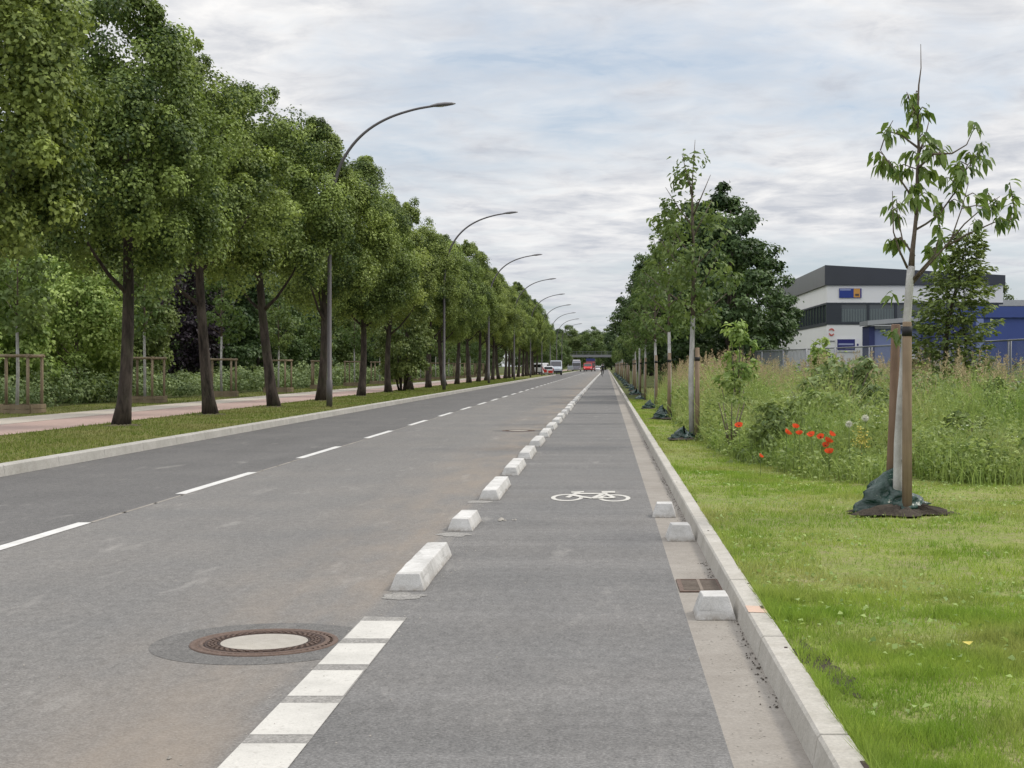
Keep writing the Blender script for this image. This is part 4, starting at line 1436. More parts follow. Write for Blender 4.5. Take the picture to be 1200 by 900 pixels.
per = 30; ci = np.repeat(np.arange(n0), per); n = n0 * per
tt = RNG.uniform(.08, 1, n); ang = RNG.uniform(0, 6.28, n)
rr = .03 + .10 * (1.1 - tt)
P = np.stack([X[ci] + rr * np.cos(ang) * .3, Y[ci] + rr * np.sin(ang) * .3, .08 + hh[ci] * tt], 1)
T = np.stack([np.cos(ang), np.sin(ang), RNG.uniform(-.2, .6, n)], 1)
L = (.16 - .10 * tt) * RNG.uniform(.7, 1.3, n)
V, Fq = leaf_quads(P, RNG.normal(0, .3, (n, 3)) + np.array([0, 0, 1.]), T, L, L * .24)
pv = np.clip(RNG.normal(.5, .28, n0), 0, 1)
tag(link('tall_weeds', np_mesh('tall_weeds', V, [Fq], M['leaf_weed'], np.repeat(np.clip(pv[ci] + RNG.normal(0, .1, n), 0, 1), 4))), 'tall broad-leaved weeds standing above the meadow grass', 'weeds', kind='stuff')
tag(link('weed_stems', grass_blades('weed_stems', X, Y, np.full(n0, .08), hh, np.full(n0, .006), M['grass_tall'], 19, .1, 1)), kind='stuff')
# brown flowering grass plumes
X, Y = meadow_pts(5400, 22, 58, 15, 1.0)
k = (vnoise(X * .5, Y * .25, 61) + np.clip((Y - 30) / 30, 0, .5) > .58) & (X > 2.2)
X, Y = X[k], Y[k]; n0 = len(X)
top = np.clip(mh(X, Y), .3, 1.2) + RNG.uniform(.25, .72, n0)
per = 26; ci = np.repeat(np.arange(n0), per); n = n0 * per
tt = RNG.uniform(0, 1, n); ang = RNG.uniform(0, 6.28, n)
lx = RNG.normal(0, .10, n0); ly = RNG.normal(0, .10, n0)
zb = top[ci] - .32 * (1 - tt)
r_ = .045 * (1 - tt) * RNG.uniform(.2, 1.3, n)
P = np.stack([X[ci] + lx[ci] * zb + r_ * np.cos(ang), Y[ci] + ly[ci] * zb + r_ * np.sin(ang), zb + .06], 1)
T = np.stack([np.cos(ang) * .5, np.sin(ang) * .5, np.full(n, .9)], 1)
V, Fq = leaf_quads(P, RNG.normal(0, 1, (n, 3)), T, RNG.uniform(.03, .08, n), np.full(n, .009))
me = np_mesh('plume_grass', V, [Fq], M['plume'], np.repeat(RNG.uniform(.2, .9, n), 4))
tag(link('seed_grass', me), 'brownish flowering grass heads at the back of the meadow', 'grass', kind='stuff')
Hs = top - .05
tag(link('seed_stalks', grass_blades('seed_stalks', X, Y, np.full(n0, .08), Hs, np.full(n0, .004), M['plume'], 9, .15, 1)), kind='stuff')
# white umbels scattered
k = RNG.uniform(0, 1, 700)
X, Y = meadow_pts(330, 18, 34, 16)
kk = vnoise(X * .8, Y * .5, 71) > .6
X, Y = X[kk], Y[kk]; n0 = len(X)
per = 9; ci = np.repeat(np.arange(n0), per); n = n0 * per
zt = mh(X, Y) * 1.05 + .12
P = np.stack([X[ci] + RNG.normal(0, .025, n), Y[ci] + RNG.normal(0, .025, n), zt[ci] + RNG.uniform(-.01, .01, n)], 1)
V, Fq = leaf_quads(P, RNG.normal(0, .3, (n, 3)) + np.array([0, 0, 1.]), RNG.normal(0, 1, (n, 3)), np.full(n, .018), np.full(n, .008))
tag(link('umbel_flowers', np_mesh('umbel_flowers', V, [Fq], M['umbel'])), kind='stuff')


def bush(name, x, y, prof, z0, z1, ncl, per, cr, leaf, mat, label, seed, stems=4, spread=.3, cat='shrub', group=None, z=.08, squash=.7, aspect=.38):
    t = empty(name, (x, y, z), 0, label, cat, group)
    m = MB()
    rg = random.Random(seed)
    for k in range(stems):
        a = k * 2.4 + rg.uniform(-.3, .3)
        m.tube([(0, 0, -.05), (math.cos(a) * spread * .4, math.sin(a) * spread * .4, z1 * .4), (math.cos(a) * spread, math.sin(a) * spread, z1 * .85)], [.02, .014, .005], 6)
    m.build('stem', M['bark_light'], t)
    link('foliage', crown_mesh(name, seed, prof, z0, z1, ncl, per, cr, leaf, mat, squash, .3, .6, .6, .3, aspect=aspect), t)
    return t


bush('bramble_bush', 4.25, 26.5, [(0, 1.0), (.3, 1.0), (.6, .75), (.85, .45), (1, .15)], .1, 1.62, 60, 60, .26, .10, M['leaf_bramble'], 'pale green bramble bush rising from the meadow before the building', 801, 6, .5)
bush('bramble_bush', 3.5, 25.0, [(0, .7), (.4, .6), (1, .15)], .1, 1.15, 34, 50, .24, .10, M['leaf_bramble'], 'lower pale bramble bush left of the taller bramble', 802, 5, .4)
bush('bramble_bush', 6.1, 29, [(0, 1.0), (.4, .8), (1, .15)], .1, 1.3, 40, 50, .26, .10, M['leaf_bramble'], 'pale bramble bush right of the nearest sapling stakes', 803, 5, .4)
bush('young_ash', 2.66, 30.0, [(0, .10), (.3, .25), (.6, .22), (1, .05)], 1.0, 2.35, 24, 24, .16, .13, M['leaf_bright'], 'slim yellow-green self-sown sapling standing in the meadow', 804, 3, .15, 'sapling', aspect=.28)
bush('young_willow', 6.6, 45.0, [(0, .35), (.4, .42), (1, .1)], .4, 2.2, 30, 30, .22, .16, M['leaf_bright'], 'small yellow-green bush below the white building corner', 805, 4, .25)
bush('dark_stemmed_shrub', 1.95, 23.0, [(0, .1), (.5, .28), (1, .1)], .30, 1.0, 16, 14, .14, .06, M['leaf_weed'], 'dark-stemmed weed shrub behind the lone left poppy', 806, 6, .22, aspect=.25)
gsh = 'low leafy shrubs in the meadow'
for i, (x, y, h, w_, mt, lab) in enumerate([(5.05, 20.6, .75, .55, 'leaf_wood', 'low dark green weed clump right of the nearest stakes at the meadow front'), (2.55, 21.2, .85, .5, 'leaf_wood', 'dark leafy clump between the lone poppy and the poppy cluster'),
        (4.55, 18.3, .42, .45, 'leaf_wood', 'low dark leafy clump behind the nearest watering bag'), (5.6, 18.6, .5, .5, 'leaf_weed', 'broad pale leafy clump at the right frame edge of the meadow'), (3.3, 22.6, 1.05, .5, 'leaf_weed', 'pale leafy clump rising behind the poppy cluster'),
        (6.9, 25.5, 1.15, .7, 'leaf_wood', 'dark shrub in the meadow at the right frame edge'), (2.35, 27.5, 1.15, .45, 'leaf_weed', 'leafy clump beside the second right-hand sapling'), (5.3, 31.0, 1.45, .7, 'leaf_wood', 'dark shrub in the meadow in front of the fence')]):
    bush('meadow_shrub', x, y, [(0, w_), (.4, w_ * .95), (.75, w_ * .6), (1, .12)], .05, h, 30, 42, .17, .085, M[mt], lab, 820 + i, 4, w_ * .5, 'shrub', gsh, aspect=.3)

# slender tree by the fence, layered fronds
t = empty('ash_tree', (7.75, 33.6, .08), 0, 'slender dark green tree with feathery layered leaves by the fence', 'tree')
m = MB()
m.tube([(0, 0, -.05), (-.02, 0, 1.2), (.05, 0, 2.4), (.3, .0, 3.4), (.55, 0, 4.6)], [.075, .06, .045, .03, .008], 8)
m.tube([(.45, .1, -.05), (.42, .1, .9), (.5, .1, 2.0), (.3, .1, 3.0)], [.05, .045, .03, .01], 8)
rg_ = np.random.default_rng(88)
Pl, Tl = [], []
for k in range(58):
    u = k / 57
    zb = .75 + 3.7 * u ** .9
    a = k * 2.4
    l = np.interp(u, [0, .25, .5, .75, 1], [.75, 1.15, .95, .6, .2]) * rg_.uniform(.7, 1.15)
    bx = np.interp(zb, [0, 1.2, 2.4, 3.4, 4.6], [0, -.02, .05, .3, .55])
    e = Vector((bx + math.cos(a) * l, math.sin(a) * l, zb + .12 * l))
    s_ = Vector((bx, 0, zb - .15))
    m.tube([s_, s_.lerp(e, .5) + Vector((0, 0, .08)), e], [.010, .007, .003], 5)
    for q in range(int(45 + 75 * l)):
        f = rg_.uniform(.2, 1.1)
        p = s_.lerp(e, f)
        sd = rg_.choice([-1, 1]) * rg_.uniform(.0, .34)
        Pl.append((p.x - math.sin(a) * sd, p.y + math.cos(a) * sd, p.z + rg_.normal(.02, .04)))
        Tl.append((math.cos(a) * .6 - math.sin(a) * sd * 3, math.sin(a) * .6 + math.cos(a) * sd * 3, -.25))
m.build('trunk', M['bark'], t)
Pl = np.array(Pl); n = len(Pl)
L = rg_.uniform(.09, .18, n)
V, Fq = leaf_quads(Pl, rg_.normal(0, .35, (n, 3)) + np.array([0, 0, 1.]), np.array(Tl) + rg_.normal(0, .3, (n, 3)), L, L * .28)
link('crown', np_mesh('ash_crown', V, [Fq], M['leaf_wood'], np.repeat(np.clip(rg_.normal(.55, .25, n), 0, 1), 4)), t)

# bramble thicket along the left footpath
n0 = 2600
Y = 34 + 170 * RNG.uniform(0, 1, n0) ** 1.35; X = -18.4 - RNG.uniform(0, 3.2, n0) ** 1.2
hh = (.5 + 1.15 * vnoise(X * .6, Y * .4, 91)) * np.clip((-18.1 - X) / .9 + .35, .3, 1)
per = 30; ci = np.repeat(np.arange(n0), per); n = n0 * per
d = unit(RNG.normal(0, 1, (n, 3)) + np.array([.3, -.2, .4]))
P = np.stack([X, Y, .1 + hh * RNG.uniform(.15, 1, n0)], 1)[ci] + d * .30 * RNG.uniform(.5, 1.1, (n, 1))
P[:, 2] = np.maximum(P[:, 2], .16)
L = RNG.uniform(.07, .14, n) * np.interp(Y[ci], [34, 120], [1, 1.7])
V, Fq = leaf_quads(P, d + np.array([0, 0, .6]) + RNG.normal(0, .4, (n, 3)), RNG.normal(0, .6, (n, 3)) + np.array([.4, -.2, -.6]), L, L * .38)
pv = np.clip(RNG.normal(.35, .22, n0), 0, 1)
tag(link('bramble_thicket', np_mesh('bramble_thicket', V, [Fq], M['leaf_bramble'], np.repeat(np.clip(pv[ci] + RNG.normal(0, .13, n), 0, 1), 4))), 'low bramble thicket along the far side of the footpath', 'undergrowth', kind='stuff')

# ------------------------------------------------------------------ flowers
gp = 'red poppies at the meadow edge'
m = MB()
for k in range(4):
    a = k * math.pi / 2
    r0 = 1.0 if k % 2 else 1.08
    v, f = [], []
    for q, (rr, zz) in enumerate(((.004, 0), (.022, .006), (.040, .020), (.050, .042))):
        for i in range(7):
            b = a + (i - 3) * .30
            w = 1 + .10 * math.sin(i * 2.1 + k)
            v.append((rr * r0 * w * math.cos(b), rr * r0 * w * math.sin(b), zz + .004 * math.sin(i * 3 + q)))
    for q in range(3):
        for i in range(6):
            f.append((q * 7 + i, q * 7 + i + 1, (q + 1) * 7 + i + 1, (q + 1) * 7 + i))
    m.add(v, f, 0, True)
PET = m.mesh('poppy_petals', M['poppy'])
m = MB(); m.lathe([(.0, .0), (.010, .004), (.011, .014), (.0, .018)], 10); EYE_ = m.mesh('poppy_centre', M['poppy_eye'])
pl = [(866, 500, 'lone red poppy on the left, beside the dark-stemmed weed'), (891, 535, 'small low red poppy below the others'), (922, 508, 'red poppy at the left end of the main cluster'), (932, 501, 'topmost red poppy in the cluster'),
      (937, 509, 'red poppy next to the topmost one'), (951, 511, 'largest red poppy in the middle of the cluster'), (962, 513, 'red poppy just right of the largest one'), (967, 523, 'lowest bright red poppy of the cluster'), (974, 510, 'red poppy at the right end of the cluster'),
      (970, 518, 'red poppy between the lowest and the rightmost'), (972, 531, 'orange-red poppy under the cluster')]
for i, (px, py, lab) in enumerate(pl):
    Yp = 19.0 if px > 880 else 20.4
    if py > 525: Yp = 18.3
    p = at(px, py, Yp)
    t = empty('poppy', (p.x, p.y, .1), i, lab, 'poppy', gp)
    sc = random.uniform(.8, 1.1) * (.7 if i in (1,) else 1)
    h = p.z - .1
    a = link('petals', PET, t, (0, 0, h)); a.rotation_euler = (R(random.uniform(15, 50)), R(random.uniform(-25, 25)), 0); a.scale = (sc,) * 3
    link('centre', EYE_, a, (0, 0, .004))
    MB().tube([(.03, .02, 0), (.01, 0, h * .6), (0, 0, h)], .003, 5).build('stem', M['stem'], t)
for i, (px, py) in enumerate([(995, 497), (1014, 490)]):
    p = at(px, py, 18.4)
    t = empty('seed_head', (p.x, p.y, .1), 0, ['white fluffy seed ball, lower left of the pair', 'white fluffy seed ball, upper right of the pair'][i], 'flower', 'white seed balls in the meadow')
    h = p.z - .1
    rgq = np.random.default_rng(i)
    d = unit(rgq.normal(0, 1, (420, 3)))
    V, Fq = leaf_quads(d * .008 + np.array([0, 0, h]), np.cross(d, rgq.normal(0, 1, (420, 3))), d, rgq.uniform(.032, .047, 420), np.full(420, .0035))
    link('ball', np_mesh('seed_ball', V, [Fq], M['fluff']), t)
    MB().tube([(.02, 0, 0), (0, 0, h * .6), (0, 0, h)], .0035, 5).build('stem', M['stem'], t)
p = at(1008, 512, 18.2)
t = empty('yellow_plant', (p.x, p.y, .1), 0, 'pale yellow flowering plant under the white seed balls', 'plant')
MB().tube([(0, 0, 0), (.02, 0, .45)], .005, 5).build('stem', M['stem'], t)
rgq = np.random.default_rng(5)
n = 160
P = rgq.normal(0, .05, (n, 3)) * np.array([1, 1, 1.7]) + np.array([.02, 0, .50])
V, Fq = leaf_quads(P, rgq.normal(0, .6, (n, 3)) + np.array([0, 0, 1.]), rgq.normal(0, 1, (n, 3)), rgq.uniform(.02, .045, n), rgq.uniform(.006, .012, n))
link('blossom', np_mesh('yellow_blossom', V, [Fq], M['yellow_leaf']), t)

# ------------------------------------------------------------------ buildings
t = empty('office_building', (12, 80, 0), 0, 'white two-storey office building with dark roof band and window strip', 'building')
W_, D_ = 9.6, 30.0
m = MB()   # walls: ground floor, upper band
m.box(0, W_, 0, D_, 0, 3.76); m.box(0, W_, 0, D_, 4.96, 5.90)
m.box(.5, W_ - .5, .6, D_ - .5, 3.76, 4.96)
m.build('wall', M['wall_white'], t)
m = MB()   # parapet with falling top to the right
m.add([(-.12, -.12, 5.92), (W_ + .1, -.12, 5.92), (W_ + .1, -.02, 5.92), (-.12, -.02, 5.92), (-.12, -.12, 7.0), (W_ + .1, -.12, 6.45), (W_ + .1, -.02, 6.45), (-.12, -.02, 7.0)],
      [(0, 3, 2, 1), (4, 5, 6, 7), (0, 1, 5, 4), (1, 2, 6, 5), (2, 3, 7, 6), (3, 0, 4, 7)])
m.build('parapet', M['cladding'], t)
m = MB(); m.box(-.12, -.02, -.015, D_, 5.92, 6.98); m.build('parapet', M['cladding_side'], t)
m = MB(); m.box(-.02, W_, -.015, D_, 5.905, 6.3); m.build('roof', M['cladding'], t)
fr = MB()
fr.box(-.03, W_, -.03, .12, 3.76, 3.90); fr.box(-.03, W_, -.03, .12, 4.86, 4.96)
xs = [0.0, .78, 2.25, 3.75, 5.2, 6.6, 8.0, 9.3]
fr.box(-.03, .80, -.02, .12, 3.90, 4.86)
for x in xs[2:]: fr.box(x - .07, x + .07, -.02, .12, 3.90, 4.86)
fr.build('window_frame', M['frame_dark'], t)
for i in range(1, 7):
    x0, x1 = xs[i] + (.07 if i > 1 else .02), xs[i + 1] - .07
    m = MB(); m.box(x0, x1, .04, .06, 3.90, 4.86)
    w = m.build('window', M['glass'], t)
    if i < 3:
        m = MB()
        for q in range(16):
            xx = x0 + (x1 - x0) * (q + .2) / 16
            m.box(xx, xx + (x1 - x0) / 32, .022, .03, 3.92, 4.62)
        m.build('blind', M['blind'], w)
fr = MB()
fr.box(-.03, .12, .125, D_, 3.72, 3.90); fr.box(-.03, .12, .125, D_, 4.86, 4.96)
yk = [0.125 + 1.18 * k for k in range(25)]
for yv in yk: fr.box(-.02, .12, yv, yv + .12, 3.90, 4.86)
fr.build('window_frame', M['frame_dark'], t)
for a, b in zip(yk[:-1], yk[1:]):
    MB().box(.03, .05, a + .12, b, 3.90, 4.86).build('window', M['glass'], t)
# signs on it
def sign(x0, x1, z0, z1, label, parts):
    s = empty('wall_sign', (12 + (x0 + x1) / 2, 79.97, (z0 + z1) / 2), 0, label, 'sign')
    cx, cz = (x0 + x1) / 2, (z0 + z1) / 2
    for nm, mat, a0, a1, b0, b1, pr in parts:
        MB().box(a0 - cx, a1 - cx, -.03 - pr, 0 if pr == 0 else -.031, b0 - cz, b1 - cz).build(nm, M[mat], s)
    return s


sign(.66, 1.88, 5.22, 5.73, 'blue sign with orange picture panel high on the white building', [('board', 'sign_blue', .66, 1.88, 5.22, 5.73, 0), ('picture_panel', 'sign_orange', 1.45, 1.80, 5.24, 5.72, .006), ('picture_motif', 'rust', 1.53, 1.74, 5.32, 5.44, .012), ('lettering', 'sign_pale', .70, 1.30, 5.62, 5.69, .006)])
sign(.50, 1.80, 2.28, 3.0, 'navy sign with white margin low on the white building', [('board', 'sign_white', .50, 1.80, 2.28, 3.0, 0), ('panel', 'sign_navy', .56, 1.52, 2.36, 2.96, .006), ('lettering', 'sign_pale', .62, 1.44, 2.64, 2.74, .012), ('lettering', 'sign_pale', 1.0, 1.46, 2.46, 2.51, .012), ('emblem', 'sign_navy', 1.62, 1.72, 2.6, 2.72, .006)])
s = empty('wall_emblem', (12.25, 79.97, 3.35), 0, 'faded red emblem on the white building near its corner', 'sign')
m = MB()
for (a0, a1) in ((20, 150), (200, 330)):
    v = []
    for k in range(9):
        a = R(a0 + (a1 - a0) * k / 8)
        v += [(.10 * math.cos(a), -.01, .13 * math.sin(a)), (.17 * math.cos(a), -.01, .21 * math.sin(a))]
    m.add(v, [(2 * k, 2 * k + 1, 2 * k + 3, 2 * k + 2) for k in range(8)])
m.build('emblem', M['emblem_red'], s)
MB().box(-.17, .17, -.012, 0, -.52, -.46).build('lettering', M['cladding_side'], s)

t = empty('blue_hall', (11.6, 62, 0), 0, 'low blue shed with pale left wing in front of the white building', 'shed')
m = MB(); m.box(.25, 4.0, 3.0, 4.6, 0, 3.15); m.build('wing_wall', M['lilac_wall'], t)
m = MB(); m.box(0, .25, 2.9, 4.6, 0, 3.28); m.build('pier', M['blue_dark'], t)
m = MB()
m.add([(-.1, 2.6, 3.3), (4.0, 2.6, 3.62), (4.0, 4.8, 3.62), (-.1, 4.8, 3.3), (-.1, 2.6, 3.5), (4.0, 2.6, 3.82), (4.0, 4.8, 3.82), (-.1, 4.8, 3.5)], [(0, 3, 2, 1), (4, 5, 6, 7), (0, 1, 5, 4), (1, 2, 6, 5), (2, 3, 7, 6), (3, 0, 4, 7)])
m.build('eave', M['eave_grey'], t)
m = MB(); m.box(.25, 4.0, 2.85, 3.0, 3.15, 3.28); m.build('gutter_pipe', M['galv'], t)
m = MB(); m.box(1.6, 2.5, 2.97, 3.0, 1.75, 2.25); m.build('white_panel', M['sign_white'], t)
m = MB(); m.box(4.0, 26, 0, 13, 0, 3.55); m.build('wall', M['blue_wall'], t)
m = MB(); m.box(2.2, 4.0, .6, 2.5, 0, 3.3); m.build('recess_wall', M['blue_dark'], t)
m = MB(); m.box(3.9, 26, -.12, 13, 3.55, 4.02); m.build('fascia', M['blue_wall'], t)
for k in range(6):
    m = MB(); m.box(4.0 + k * 3.4, 4.28 + k * 3.4, -.16, 0, 0, 3.5); m.build('pilaster', M['lilac_wall' if k == 0 else 'blue_wall'], t)
m = MB(); m.tube([(5.2, -.25, 1.2), (5.7, -.25, 1.6), (6.6, -.25, 1.75), (8.2, -.25, 1.75)], .07, 8); m.build('pipe', M['rust_dark'], t)
t = empty('beige_building', (26.2, 100, 0), 0, 'flat beige building behind the blue shed at the right edge', 'building')
m = MB(); m.box(0, 26, 0, 18, 0, 5.6); m.build('wall', M['beige'], t)
m = MB(); m.box(-.1, 26, -.12, 18, 5.6, 6.0); m.build('roof', M['eave_grey'], t)
m = MB()
for k in range(6): m.box(1 + k * 4, 3 + k * 4, -.02, 0, 2.6, 4.2)
m.build('window', M['glass'], t)

# construction fence panels
def fence_panel_meshes():
    m = MB()
    for (a, b) in (((0, 0, .1), (0, 0, 2.0)), ((3.4, 0, .1), (3.4, 0, 2.0)), ((0, 0, 2.0), (3.4, 0, 2.0)), ((0, 0, .15), (3.4, 0, .15)), ((0, 0, 1.05), (3.4, 0, 1.05))):
        m.tube([a, b], .021, 8)
    fm = m.mesh('panel_frame', M['galv'])
    n = 34
    v, f = [], []
    for i in range(n + 1):
        for q in range(7):
            v.append((.02 + 3.36 * i / n, .03 * math.sin(i * 1.1 + q) + .02, .16 + 1.82 * q / 6))
    for i in range(n):
        for q in range(6):
            a = i * 7 + q
            f.append((a, a + 7, a + 8, a + 1))
    m = MB(); m.add(v, f, 0, True)
    sm_ = m.mesh('scrim_sheet', M['scrim'])
    m = MB(); m.box(-.12, .12, -.33, .33, 0, .13); ft = m.mesh('fence_foot', M['rubber'])
    return fm, sm_, ft


fm, sm_, ft = fence_panel_meshes()
sm2_ = sm_.copy(); sm2_.materials.clear(); sm2_.materials.append(M['scrim_thin'])
gfn = 'grey screened construction fence panels'
A = Vector((4.4, 72, .09)); B = Vector((9.6, 30, .09))
dv = (B - A); nseg = 12
for i in range(nseg):
    p = A + dv * (i / nseg)
    ang = math.atan2(dv.y, dv.x)
    lab = 'grey screened construction fence panel, %s from the near end' % ORD[nseg - 1 - i] if i != nseg - 1 else 'nearest construction fence panel, before the blue shed at the right edge'
    t = empty('fence_panel', p, ang + random.uniform(-.03, .03), lab, 'fence panel', gfn)
    if i == 9: t.rotation_euler = (R(-9), 0, ang)
    t.scale = (dv.length / nseg / 3.45,) + (1, 1)
    link('frame', fm, t); link('scrim', sm_ if i < 6 else sm2_, t); link('foot', ft, t)

# railway bridge
t = empty('railway_bridge', (-3.7, 470, 0), 0, 'low grey railway bridge crossing the far end of the road', 'bridge')
MB().box(-14, 14, 0, 7, 4.35, 5.15).build('deck', M['bridge'], t)
for sx in (-1, 1): MB().box(sx * 12.5 - 2.0, sx * 12.5 + 2.0, .3, 6.7, -.1, 4.35).build('abutment', M['cladding_side'], t)
m = MB()
for k in range(15): m.box(-14 + 2 * k - .04, -14 + 2 * k + .04, .05, .13, 5.15, 6.1)
m.box(-14, 14, .06, .12, 6.1, 6.17); m.box(-14, 14, .06, .12, 5.6, 5.65)
m.build('railing', M['bridge'], t)

# ------------------------------------------------------------------ vehicles
WHEEL = {}


def wheel_part(t, x, y, r, w=.2):
    if r not in WHEEL:
        m = MB()
        m.lathe([(r * .62, -w / 2), (r * .97, -w / 2), (r, -w / 4), (r, w / 4), (r * .97, w / 2), (r * .62, w / 2)], 20)
        a = m.mesh('tyre', M['rubber'])
        m = MB(); m.lathe([(0, -w * .42), (r * .55, -w * .42), (r * .63, -w * .3), (r * .63, w * .3), (r * .55, w * .42), (0, w * .42)], 20)
        WHEEL[r] = (a, m.mesh('rim', M['rim']))
    o = link('wheel', WHEEL[r][0], t, (x, y, r)); o.rotation_euler = (0, R(90), 0)
    link('rim', WHEEL[r][1], o)


def vehicle(name, loc, rz, label, cat, prof, w, paint, glass_segs, side_wins, wheels, r, lights, group=None, taper=.06, belt=None, extra=()):
    """prof: side outline (y,z) clockwise from the rear bottom, front at +y"""
    t = empty(name, loc, rz, label, cat, group)
    m = MB()
    zmax = max(p[1] for p in prof)
    zb = belt or zmax * .55
    hw = lambda z: w / 2 - (taper * (z - zb) / (zmax - zb) if z > zb else 0)
    n = len(prof)
    v = [(-hw(z), y, z) for y, z in prof] + [(hw(z), y, z) for y, z in prof]
    f = [tuple(range(n)), tuple(reversed(range(n, 2 * n)))] + [(i, n + i, n + (i + 1) % n, (i + 1) % n) for i in range(n)]
    m.add(v, f)
    m.build('body', M[paint], t, None, .05, 2)
    for (i, mg) in glass_segs:
        (y0, z0), (y1, z1) = prof[i], prof[i + 1]
        d = Vector((y1 - y0, z1 - z0)); L = d.length; d /= L
        nr = Vector((-d.y, d.x)) * .012
        a0, a1 = (y0 + d.x * L * .1 + nr.x, z0 + d.y * L * .1 + nr.y), (y1 - d.x * L * .1 + nr.x, z1 - d.y * L * .1 + nr.y)
        q = [(-hw(a0[1]) + mg, *a0), (hw(a0[1]) - mg, *a0), (hw(a1[1]) - mg, *a1), (-hw(a1[1]) + mg, *a1)]
        MB().quad(q).build('windscreen', M['glass_car'], t)
    for poly in side_wins:
        for sx in (-1, 1):
            MB().quad([(sx * (hw(z) + .010), y, z) for y, z in poly]).build('side_window', M['glass_car'], t)
    for y in wheels:
        for sx in (-1, 1): wheel_part(t, sx * (w / 2 - .10), y, r)
    for (nm, mt, x0, x1, yv, z0, z1) in lights:
        for sx in (-1, 1):
            MB().box(min(sx * x0, sx * x1), max(sx * x0, sx * x1), yv - .02, yv + .02, z0, z1).build(nm, M[mt], t)
    for (nm, mt, b) in extra:
        MB().box(*b).build(nm, M[mt], t)
    return t


van_prof = [(-2.4, .35), (-2.45, 1.0), (-2.38, 1.95), (1.0, 2.0), (1.75, 1.25), (2.35, 1.05), (2.45, .4)]
gv = 'parked vehicles at the left kerb'
vehicle('parked_van', (-10.55, 238, 0), R(-14), 'white panel van parked at the left kerb, its back to the camera', 'van', van_prof, 1.85, 'car_white', [(3, .12)], [[(.1, 1.25), (1.45, 1.25), (.9, 1.8), (.1, 1.8)]], (-1.5, 1.5), .33,
        [('tail_light', 'light_red', .80, .92, -2.44, .9, 1.4)], gv, extra=[('rear_window', 'glass_car', (-.6, .6, -2.45, -2.415, 1.3, 1.75)), ('bumper', 'plastic', (-.9, .9, -2.5, -2.42, .35, .55))])
car_prof = [(-1.95, .3), (-2.0, .75), (-1.75, .95), (-1.35, 1.42), (.35, 1.46), (1.05, .98), (1.9, .82), (2.0, .35)]
vehicle('parked_car', (-9.25, 233, 0), R(2), 'small white car with red striped tail parked behind the white van', 'car', [(-1.95, .3), (-2.0, .85), (-1.8, 1.45), (.35, 1.5), (1.05, 1.0), (1.9, .82), (2.0, .35)], 1.55, 'car_white', [(3, .1)], [[(-1.5, 1.0), (.75, 1.0), (.25, 1.38), (-1.5, 1.38)]], (-1.25, 1.3), .31,
        [('tail_light', 'light_red', .68, .83, -1.98, .75, 1.15)], gv, extra=[('rear_window', 'glass_car', (-.6, .6, -1.97, -1.88, 1.02, 1.36)), ('stripe', 'car_red', (-.70, -.25, -2.03, -1.96, .5, .95)), ('stripe', 'car_red', (.0, .70, -2.03, -1.96, .42, .80))])
vehicle('delivery_van', (-8.55, 247, 0), R(183), 'silver van facing the camera with a wide dark windscreen', 'van', [(-2.6, .35), (-2.65, 2.0), (-2.5, 2.35), (1.2, 2.4), (1.95, 1.35), (2.6, 1.1), (2.7, .4)], 1.95, 'car_silver', [(3, .08)], [[(.3, 1.35), (1.7, 1.35), (1.15, 2.05), (.3, 2.05)]], (-1.7, 1.7), .35,
        [('headlight', 'light_white', .60, .90, 2.64, .85, 1.05)], gv, extra=[('bumper', 'plastic', (-.95, .95, 2.62, 2.74, .38, .72)), ('roof_panel', 'car_white', (-.85, .85, -2.2, 1.0, 2.38, 2.44))])
gv2 = 'vehicles far down the road'
truck_prof = [(-3.6, .5), (-3.6, 2.9), (1.6, 2.9), (1.7, 2.5), (2.6, 2.45), (2.8, 1.4), (2.85, .5)]
vehicle('grey_lorry', (-8.3, 404, 0), R(180), 'grey lorry standing on the left near the far bridge', 'truck', truck_prof, 2.3, 'car_grey', [(4, .1)], [[(1.9, 1.5), (2.6, 1.5), (2.5, 2.2), (1.9, 2.2)]], (-2.4, 2.0), .45, [('headlight', 'light_white', .8, 1.05, 2.86, .7, .95)], gv2, extra=[('wind_deflector', 'car_white', (-1.0, 1.0, 1.0, 1.6, 2.9, 3.25))])
t = empty('box_trailer', (-9.9, 400, 0), 0, 'small pale grey box trailer left of the grey lorry', 'trailer', gv2)
m = MB(); m.box(-.75, .75, -1.2, 1.2, .45, 1.55); m.build('box', M['car_silver'], t, None, .04, 1)
for sx in (-1, 1): wheel_part(t, sx * .72, 0, .3)
m = MB(); m.box(-.04, .04, 1.2, 2.2, .5, .58); m.build('drawbar', M['plastic'], t)
vehicle('red_van', (-5.1, 398, 0), R(180), 'bright red van driving toward the camera, far down the road', 'van', [(-2.5, .35), (-2.55, 2.0), (-2.4, 2.3), (1.4, 2.3), (1.95, 1.3), (2.5, 1.05), (2.55, .4)], 2.3, 'car_red', [(3, .12)], [[(.3, 1.35), (1.7, 1.35), (1.2, 2.0), (.3, 2.0)]], (-1.7, 1.7), .35, [('headlight', 'light_white', .75, 1.05, 2.54, .8, 1.0)], gv2, extra=[('bumper', 'plastic', (-1.1, 1.1, 2.5, 2.62, .36, .6))])
